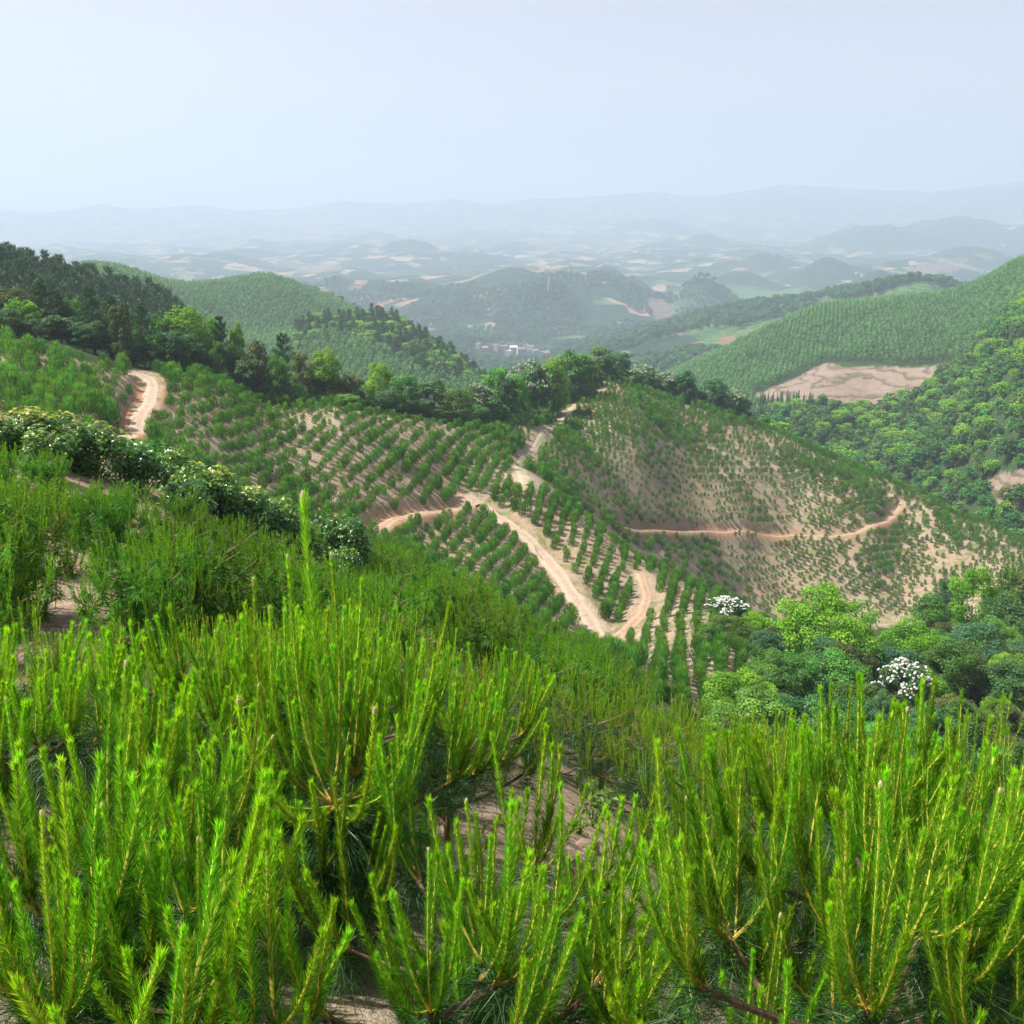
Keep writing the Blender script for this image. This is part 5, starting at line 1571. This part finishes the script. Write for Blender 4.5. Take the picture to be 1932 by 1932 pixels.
for (u, vt, w, r, k, lab) in SH:
    a, s = ray(u, vt); a = float(a); x, y = r * math.sin(a), r * math.cos(a)
    g = float(ground(x, y)[0]); H = max(1.2, float(s) * r - g); Wd = w / FPX * r * 1.28
    t = empty('leafy_shrub', (x, y, g - .03), random.random() * 6); t.scale = (Wd / 2.1, Wd / 2.1, H / 2.0)
    mk_obj('stems', SHR[k][0], t); mk_obj('foliage', SHR[k][1], t)
    tag(t, lab, 'shrub', 'leafy shrubs of the hedge across the slope')

# ------------------------------------------------------------------ small plants, stones, stump
L_weed = foliage('weed_leaves', (0.05, 0.11, 0.02), (0.12, 0.24, 0.03), (0.26, 0.38, 0.06), trans=.35, var=.2)
M_rock = plain_mat('pale_rock', (0.50, 0.40, 0.31), .9, 6, .25, .6)
M_clod = plain_mat('earth_clod', (0.40, 0.26, 0.18), .95, 9, .25, .8)
def rock_mesh(seed, mat):
    import bmesh
    bm = bmesh.new(); bmesh.ops.create_icosphere(bm, subdivisions=3, radius=1)
    rg_ = np.random.default_rng(seed); pl = unit(rg_.normal(size=(9, 3)))
    for v in bm.verts:
        p = np.array(v.co); k = pl @ p
        f = 1 - .55 * max(0, k.max() - .62) + .06 * float(vnoise(np.array([p[0] * 3 + seed]), np.array([p[1] * 3 + p[2] * 2]), seed)[0])
        v.co = Vector((p[0] * f, p[1] * f * .8, p[2] * f * .62))
    me = bpy.data.meshes.new('rock'); bm.to_mesh(me); bm.free(); me.materials.append(mat); return me
def weed_mesh(seed, n, H, size):
    rg_ = np.random.default_rng(seed); g = Geo()
    for k in range(max(4, n // 12)):
        az = rg_.random() * 6.28; L = H * rg_.uniform(.6, 1.1); p = j_path(L, rg_.uniform(-50, -10) if False else rg_.uniform(8, 30), rg_.uniform(30, 70), 1.2, 7)
        M_ = np.array(Matrix.Rotation(az, 3, 'Z')); p = p @ M_.T
        v, f = tube(p, np.linspace(.006, .002, 7), 3); g.add(v, f, 0, .3)
        m = n // max(4, n // 12)
        s_ = rg_.uniform(.2, 1, m); c = np.stack([np.interp(s_, np.linspace(0, 1, 7), p[:, j]) for j in range(3)], 1) + rg_.normal(0, size * .6, (m, 3))
        c[:, 2] = np.maximum(c[:, 2], .02)
        v, f = leaves(c, unit(rg_.normal(0, .5, (m, 3)) + [0, 0, .8]), size * rg_.uniform(.6, 1.4, m), rg_, .5)
        g.add(v, f, 0, np.repeat(np.clip(rg_.normal(.5, .2, m), 0, 1), 4))
    return g.mesh('weed', [L_weed])
WEEDS = [weed_mesh(800 + k, [90, 120, 70][k], [.45, .6, .35][k], [.055, .07, .09][k]) for k in range(3)]
def put(name, me, u, v, r0, r1, sc, label, cat, rz=0, sink=0, group=None):
    h = hit(u, v, r0, r1)
    if h is None: return None
    g = float(ground(h[0], h[1])[0])
    o = mk_obj(name, me, None, (h[0], h[1], g - sink), (0, 0, rz), sc); tag(o, label, cat, group); return o
put('weed', WEEDS[1], 1118, 1560, 3, 14, .85, 'broad leaved weed growing at the upper end of the earth gap', 'weed', 1)
put('weed', WEEDS[0], 1150, 1530, 3, 14, .7, 'feathery weed at the right rim of the earth gap', 'weed', 2)
put('weed', WEEDS[2], 1095, 1575, 3, 14, .6, 'low round leaved weed lying beside the stump', 'weed', 3)
put('weed', WEEDS[1], 92, 1000, 12, 30, 1.5, 'big leaved weed between the pines on the left slope', 'weed', 3)
put('weed', WEEDS[0], 268, 1030, 12, 34, 2.1, 'dark leafy bush weed between the pines below the middle shrubs', 'weed', 4)
RK = [rock_mesh(900 + k, M_rock) for k in range(3)]; CL = [rock_mesh(910 + k, M_clod) for k in range(3)]
put('rock', RK[0], 464, 834, 90, 240, (.7, .9, .85), 'pale boulder lying between the rows of the hollow hillside', 'rock', 1, .2)
put('rock', RK[1], 372, 795, 90, 240, .45, 'small pale stone high between the left rows', 'rock', 2, .1)
put('rock', RK[2], 520, 792, 90, 240, .45, 'rounded pale stone among the upper rows', 'rock', 2, .1)
put('rock', RK[1], 1120, 1500, 3, 14, .07, 'small pale stone on the bare earth of the gap', 'rock', 0, .02)
put('rock', CL[0], 1140, 1470, 3, 14, (.16, .12, .10), 'dark clod of earth at the far end of the gap', 'clod', 0, .03)
put('rock', CL[1], 1105, 1602, 2.5, 9, (.17, .14, .16), 'crumbling clod at the rim above the stump', 'clod', 1, .03)
put('rock', CL[2], 1082, 1860, 2, 7, (.08, .06, .06), 'little clod low down in the earth gap', 'clod', 1, .02)
# weathered stump in the gap
def stump():
    h = hit(1100, 1690, 2.5, 9)
    if h is None: return
    t = empty('tree_stump', (h[0], h[1], float(ground(h[0], h[1])[0]) - .06), .4)
    th = np.arange(22) * 2 * PI / 22; zz = np.linspace(0, .26, 7)
    V = []
    for q, z in enumerate(zz):
        rad = (.125 - .05 * min(1, z / .1) + .0) * (1 + .13 * np.sin(th * 5 + 1) + .07 * np.sin(th * 11 + 2) + .05 * np.sin(th * 3))
        V.append(np.stack([rad * np.cos(th), rad * np.sin(th), np.full(22, z) + (.025 * np.sin(th * 4) if q == 6 else 0)], 1))
    V = np.concatenate(V); i = np.arange(6)[:, None] * 22; j = np.arange(22)[None]; j2 = (j + 1) % 22
    F = np.stack([i + j, i + j2, i + 22 + j2, i + 22 + j], -1).reshape(-1, 4)
    mk_obj('bark', mk_mesh('bark', V, [(F, 0)], [bark_mat('stump_bark', (.12, .07, .045), (.36, .24, .17), 22)], True), t)
    top = np.concatenate([V[-22:] * [.96, .96, 1] - [0, 0, .004], [[0, 0, .235]]])
    F3 = np.stack([np.arange(22), (np.arange(22) + 1) % 22, np.full(22, 22)], 1)
    mk_obj('cut_face', mk_mesh('cut_face', top, [(F3, 0)], [plain_mat('cut_wood', (.34, .25, .18), .9, 60, .3, .4)]), t)
    tag(t, 'weathered brown stump sticking out of the bank in the earth gap', 'stump')
stump()
# low plants on the bare ground, too many to count
def low_plants():
    rg_ = np.random.default_rng(66); g = Geo()
    parts_ = []
    for (r0, r1, n, sz, per, a0, a1) in ((3, 15, 260, .05, 14, -31, 31), (14, 66, 2600, .10, 9, -30, 18), (60, 345, 26000, .22, 4, -27, 28)):
        x, y, r, a, gg, u, v = cands(n, r0, r1, a0, a1, rg_)
        m = (r < 62) | zone_mask(Z_PLANT, u, v, r)
        m &= visible(x, y, gg + .3, .001) & (road_info(x, y)[0] > 2.1) & (fbm(x / 8, y / 8, 88) > -.12)
        x, y, gg, r = x[m], y[m], gg[m], r[m]
        k = np.repeat(np.arange(len(x)), per)
        c = np.stack([x[k], y[k], gg[k]], 1) + np.abs(rg_.normal(0, 1, (len(k), 3))) * [0, 0, sz * .9] + rg_.normal(0, 1, (len(k), 3)) * [sz * 1.6, sz * 1.6, 0] + [0, 0, sz * .3]
        vv, f = leaves(c, unit(rg_.normal(0, .5, (len(k), 3)) + [0, 0, .7]), sz * rg_.uniform(.7, 1.7, len(k)), rg_, .6)
        g.add(vv, f, 0, np.repeat(np.clip(rg_.normal(.5, .22, len(k)), 0, 1), 4))
    o = mk_obj('ground_weeds', g.mesh('ground_weeds', [L_weed])); tag(o, 'low weeds and grass scattered over the bare planted ground', 'weeds', kind='stuff')
low_plants()

# ------------------------------------------------------------------ village, far houses, pylon
M_wall = [plain_mat('house_plaster', (0.46, 0.42, 0.40), .85, .8, .12), plain_mat('grey_concrete', (0.45, 0.43, 0.42), .9, .8, .15), plain_mat('white_tiles', (0.58, 0.57, 0.56), .6, .8, .05)]
M_roof = plain_mat('concrete_roof', (0.50, 0.48, 0.46), .9, .5, .15); M_roofw = plain_mat('white_sheet_roof', (0.62, 0.62, 0.62), .5, .5, .03); M_roofr = plain_mat('clay_tile_roof', (0.36, 0.19, 0.13), .9, 1, .2)
M_glass = plain_mat('dark_window_glass', (0.05, 0.06, 0.08), .15, 1, .1); M_door = plain_mat('wooden_door', (0.22, 0.13, 0.08), .7, 3, .2)
def house(x, y, z, w, d, H, rz, wall, roof, label, kind='flat', tower=False, group=None):
    t = empty('village_house', (x, y, z), rz)
    g = Geo(); g.add(*box_vf(0, 0, -1.5, w, d, H + 1.5), 0); mk_obj('wall', g.mesh('wall', [wall]), t)
    g = Geo()
    if kind == 'flat':
        g.add(*box_vf(0, 0, H + .003, w + .6, d + .6, .25), 0)
        for sx, sy, ww, dd in ((0, -.5, w + .6, .2), (0, .5, w + .6, .2), (-.5, 0, .2, d + .2), (.5, 0, .2, d + .2)):
            g.add(*box_vf(sx * (w + .4), sy * (d + .4), H + .256, ww, dd, .7), 0)
    else:
        v = np.array([[-w / 2 - .5, -d / 2 - .6, H], [w / 2 + .5, -d / 2 - .6, H], [w / 2 + .5, d / 2 + .6, H], [-w / 2 - .5, d / 2 + .6, H], [-w / 2 - .5, 0, H + d * .3], [w / 2 + .5, 0, H + d * .3]])
        g.add(v, np.array([[0, 1, 5, 4], [2, 3, 4, 5], [0, 3, 2, 1]]), 0); g.add(v, np.array([[0, 4, 3], [1, 2, 5]]), 0)
    mk_obj('roof', g.mesh('roof', [roof]), t)
    if tower:
        g = Geo(); g.add(*box_vf(w * .2, d * .1, H + .26, 3, 3, 2.6), 0); mk_obj('stair_tower', g.mesh('stair_tower', [wall]), t)
    fl = max(1, int(H // 3.1)); nw_ = max(2, int(w // 3.4))
    for q in range(fl):
        for k in range(nw_):
            if q == 0 and k == nw_ // 2: continue
            g = Geo(); g.add(*box_vf(-w / 2 + (k + .5) * w / nw_, -d / 2 - .03, 1 + q * 3.1, 1.3, .08, 1.4), 0)
            mk_obj('window', g.mesh('window', [M_glass]), t)
    g = Geo(); g.add(*box_vf(-w / 2 + (nw_ // 2 + .5) * w / nw_, -d / 2 - .04, 0, 1.3, .09, 2.3), 0); mk_obj('door', g.mesh('door', [M_door]), t)
    tag(t, label, 'house', group); return t
GV = 'houses of the village in the valley'
VH = [  # u, v of the roof, width px, height m, wall, roof, kind, tower, label
 (902,649,9,9,0,M_roof,'flat',True,'leftmost village house with a little tower on its roof'),
 (915,655,11,4,1,M_roofr,'gable',False,'low house right of the leftmost one'),
 (936,651,8,11,0,M_roof,'flat',False,'tall narrow village house standing left of the main cluster'),
 (944,653,7,8,1,M_roof,'flat',False,'grey house touching the tall narrow one'),
 (953,654,11,12,0,M_roof,'flat',True,'highest house of the cluster with a stair tower'),
 (960,663,12,9,0,M_roof,'flat',False,'frontmost house at the lower edge of the cluster'),
 (969,654,13,8,1,M_roofw,'gable',False,'house under a bright white sheet roof'),
 (983,658,14,11,1,M_roof,'flat',False,'wide grey block right of the white sheet roof'),
 (993,650,8,9,2,M_roof,'flat',True,'white house with a turret at the right of the cluster'),
 (1002,652,11,7,2,M_roof,'flat',False,'white tiled house with blue dark windows at the right end'),
 (1010,660,9,4,1,M_roofr,'gable',False,'low shed right of the white tiled house'),
 (1034,652,4,6,2,M_roof,'flat',False,'tiny white house apart in the trees right of the village'),
 (934,679,5,4,0,M_roofr,'gable',False,'small hut alone in the trees in front of the village')]
for k, (u, v, w, H, wl, rf, kd, tw, lab) in enumerate(VH):
    h = hit(u, v + H * 1.0 + 1, 1300, 2600)
    if h is None: continue
    r = math.hypot(h[0], h[1]); W_ = w / FPX * r * 1.05
    house(h[0], h[1], h[2], W_, W_ * .8, H, random.uniform(-.45, .45), M_wall[wl], rf, lab, kd, tw, GV)
FH_ = [(609,546,5,7,'orange topped white house in the blue valley beyond the left hill',M_roofr), (592,557,14,4,'long white roofed shed in the valley beyond the left hill',M_roofw), (620,560,5,5,'small hut right of the long white shed',M_roof),
 (1628,519,7,7,'pale house in the blue fold left of the far right cone hill',M_roof), (1616,514,4,5,'tiny hut left of the pale house in the blue fold',M_roofr), (1867,513,6,8,'white house just above the right hill skyline',M_roofw),
 (1257,494,5,7,'white house in the middle of the far plain',M_roof), (67,472,5,9,'white block in the hazy plain at the far left',M_roofw), (84,477,7,9,'wide white block in the hazy plain at the far left',M_roof),
 (96,470,4,9,'narrow white block right of the wide one in the plain',M_roofw), (124,468,3,8,'white speck of a house in the far left plain',M_roof), (153,469,4,9,'pair-like pale block at the right of the far left houses',M_roofw),
 (1034,521,3,5,'tiny pale house beside the pylon hill',M_roof), (708,440,4,10,'white block far out in the haze beyond the middle hill',M_roofw), (1200,455,4,10,'white block lost in the haze at the centre',M_roofw),
 (1894,462,4,12,'white tower block in the haze at the far right',M_roofw), (1460,480,4,8,'pale farmhouse between the low far hills',M_roofw), (860,505,4,7,'pale farmhouse in the blue middle plain',M_roof)]
for u, v, w, H, lab, rf in FH_:
    h = hit(u, v + 3, 1300, 9000)
    if h is None: continue
    r = math.hypot(h[0], h[1]); W_ = max(8, w / FPX * r)
    house(h[0], h[1], h[2], W_, min(W_, 14), H, random.uniform(-.3, .3), M_wall[2], rf, lab, 'flat' if rf is not M_roofr else 'gable', False, 'far houses scattered over the plain')
# lattice pylon
h = hit(1035, 549, 1500, 4000)
if h:
    g = Geo(); Hp = 34.0
    def bar(a, b, r=.22):
        v, f = tube([a, b], [r, r], 4); g.add(v, f, 0, .5)
    lv = [(0, 3.2), (10, 2.0), (20, 1.1), (28, .7), (34, .15)]
    for (z0, w0), (z1, w1_) in zip(lv[:-1], lv[1:]):
        cs0 = [(-w0, -w0, z0), (w0, -w0, z0), (w0, w0, z0), (-w0, w0, z0)]; cs1 = [(-w1_, -w1_, z1), (w1_, -w1_, z1), (w1_, w1_, z1), (-w1_, w1_, z1)]
        for q in range(4):
            bar(cs0[q], cs1[q]); bar(cs0[q], cs1[(q + 1) % 4], .13); bar(cs0[(q + 1) % 4], cs1[q], .13)
    t = empty('power_pylon', h, .3)
    M_steel = plain_mat('galvanised_steel', (.5, .52, .54), .5)
    mk_obj('mast', g.mesh('mast', [M_steel]), t)
    for z in (22, 27):
        g = Geo(); bar((-6, 0, z), (6, 0, z), .2); bar((-6, 0, z), (0, 0, z + 2.2), .12); bar((6, 0, z), (0, 0, z + 2.2), .12); mk_obj('crossarm', g.mesh('crossarm', [M_steel]), t)
    tag(t, 'thin steel lattice pylon on a low hill in the hazy valley', 'pylon')
# ------------------------------------------------------------------ labels of the many pines, by the landmarks beside them
FM = [(0, 'shaded pine'), (300, 'dense pine left of centre'), (600, 'central pine'), (900, 'pine right of centre'), (1100, 'earth gap'), (1290, 'low pine by the gap'),
      (1520, 'yellow fanning whorl'), (1740, 'corner pine'), (1930, 'right edge')]
SM_ = [(-20, 'left edge'), (100, 'first leafy shrubs'), (260, 'third leafy shrub'), (400, 'middle leafy shrubs'), (520, 'tips of the tall leader'), (640, 'last leafy shrub'), (780, 'contour track'), (900, 'lower left rows'),
       (1030, 'main track bend'), (1150, 'track junction'), (1260, 'hooked side track'), (1380, 'white blossom tree')]
RM = [(-20, 'left edge'), (120, 'upper left bank'), (240, 'dirt road'), (340, 'road top'), (450, 'pale boulder'), (560, 'hollow hillside middle'), (680, 'contour track end'), (800, 'contour track'), (900, 'track fork'), (1000, 'main track'), (1100, 'main track foot'),
      (1200, 'hooked side track'), (1320, 'spur end')]
SLOPE_ROW = lambda r: ['front', 'second', 'third', 'fourth', 'fifth', 'sixth', 'seventh'][int(min(6, max(0, (r - 14) // 7)))]
FRONT_ROW = lambda r: ['nearest', 'second', 'third', 'fourth', 'fifth', 'sixth', 'seventh'][int(min(6, max(0, (r - 3) // 1.8)))]
ROWS_ROW = lambda r: ['lowest', 'second', 'third', 'fourth', 'fifth', 'sixth', 'seventh', 'eighth', 'topmost'][int(min(8, max(0, (r - 88) // 12)))]
by_landmark([(t, u, FRONT_ROW(r)) for t, u, v, r, z in PLANTED if z == 'front'], FM, '{pos} bright pine by the {mark}, {ex} row of the thicket')
by_landmark([(t, u, SLOPE_ROW(r)) for t, u, v, r, z in PLANTED if z == 'slope'], SM_, '{pos} bushy pine by the {mark}, {ex} row down the slope')
by_landmark([(t, u, ROWS_ROW(r)) for t, u, v, r, z in PLANTED if z == 'rows'], RM, '{pos} small pine near the {mark}, {ex} band of the far rows')
# ------------------------------------------------------------------ haze
def haze():
    m, nd, lk = new_mat('haze')
    v = nd.new('ShaderNodeVolumePrincipled')
    v.inputs['Color'].default_value = (0.65, 0.765, 0.93, 1)
    v.inputs['Density'].default_value = 1 / 4300.0
    v.inputs['Anisotropy'].default_value = 0.15
    out = nd.new('ShaderNodeOutputMaterial'); lk.new(v.outputs[0], out.inputs['Volume'])
    g = Geo(); g.add(*box_vf(0, 0, -300, 70000, 70000, 850))
    me = mk_mesh('haze', np.concatenate(g.v), [(np.concatenate(g.f4[0]), 0)], [m])
    o = mk_obj('haze', me)
    tag(o, 'pale blue haze filling the air over the hills', 'haze', kind='stuff')
haze()
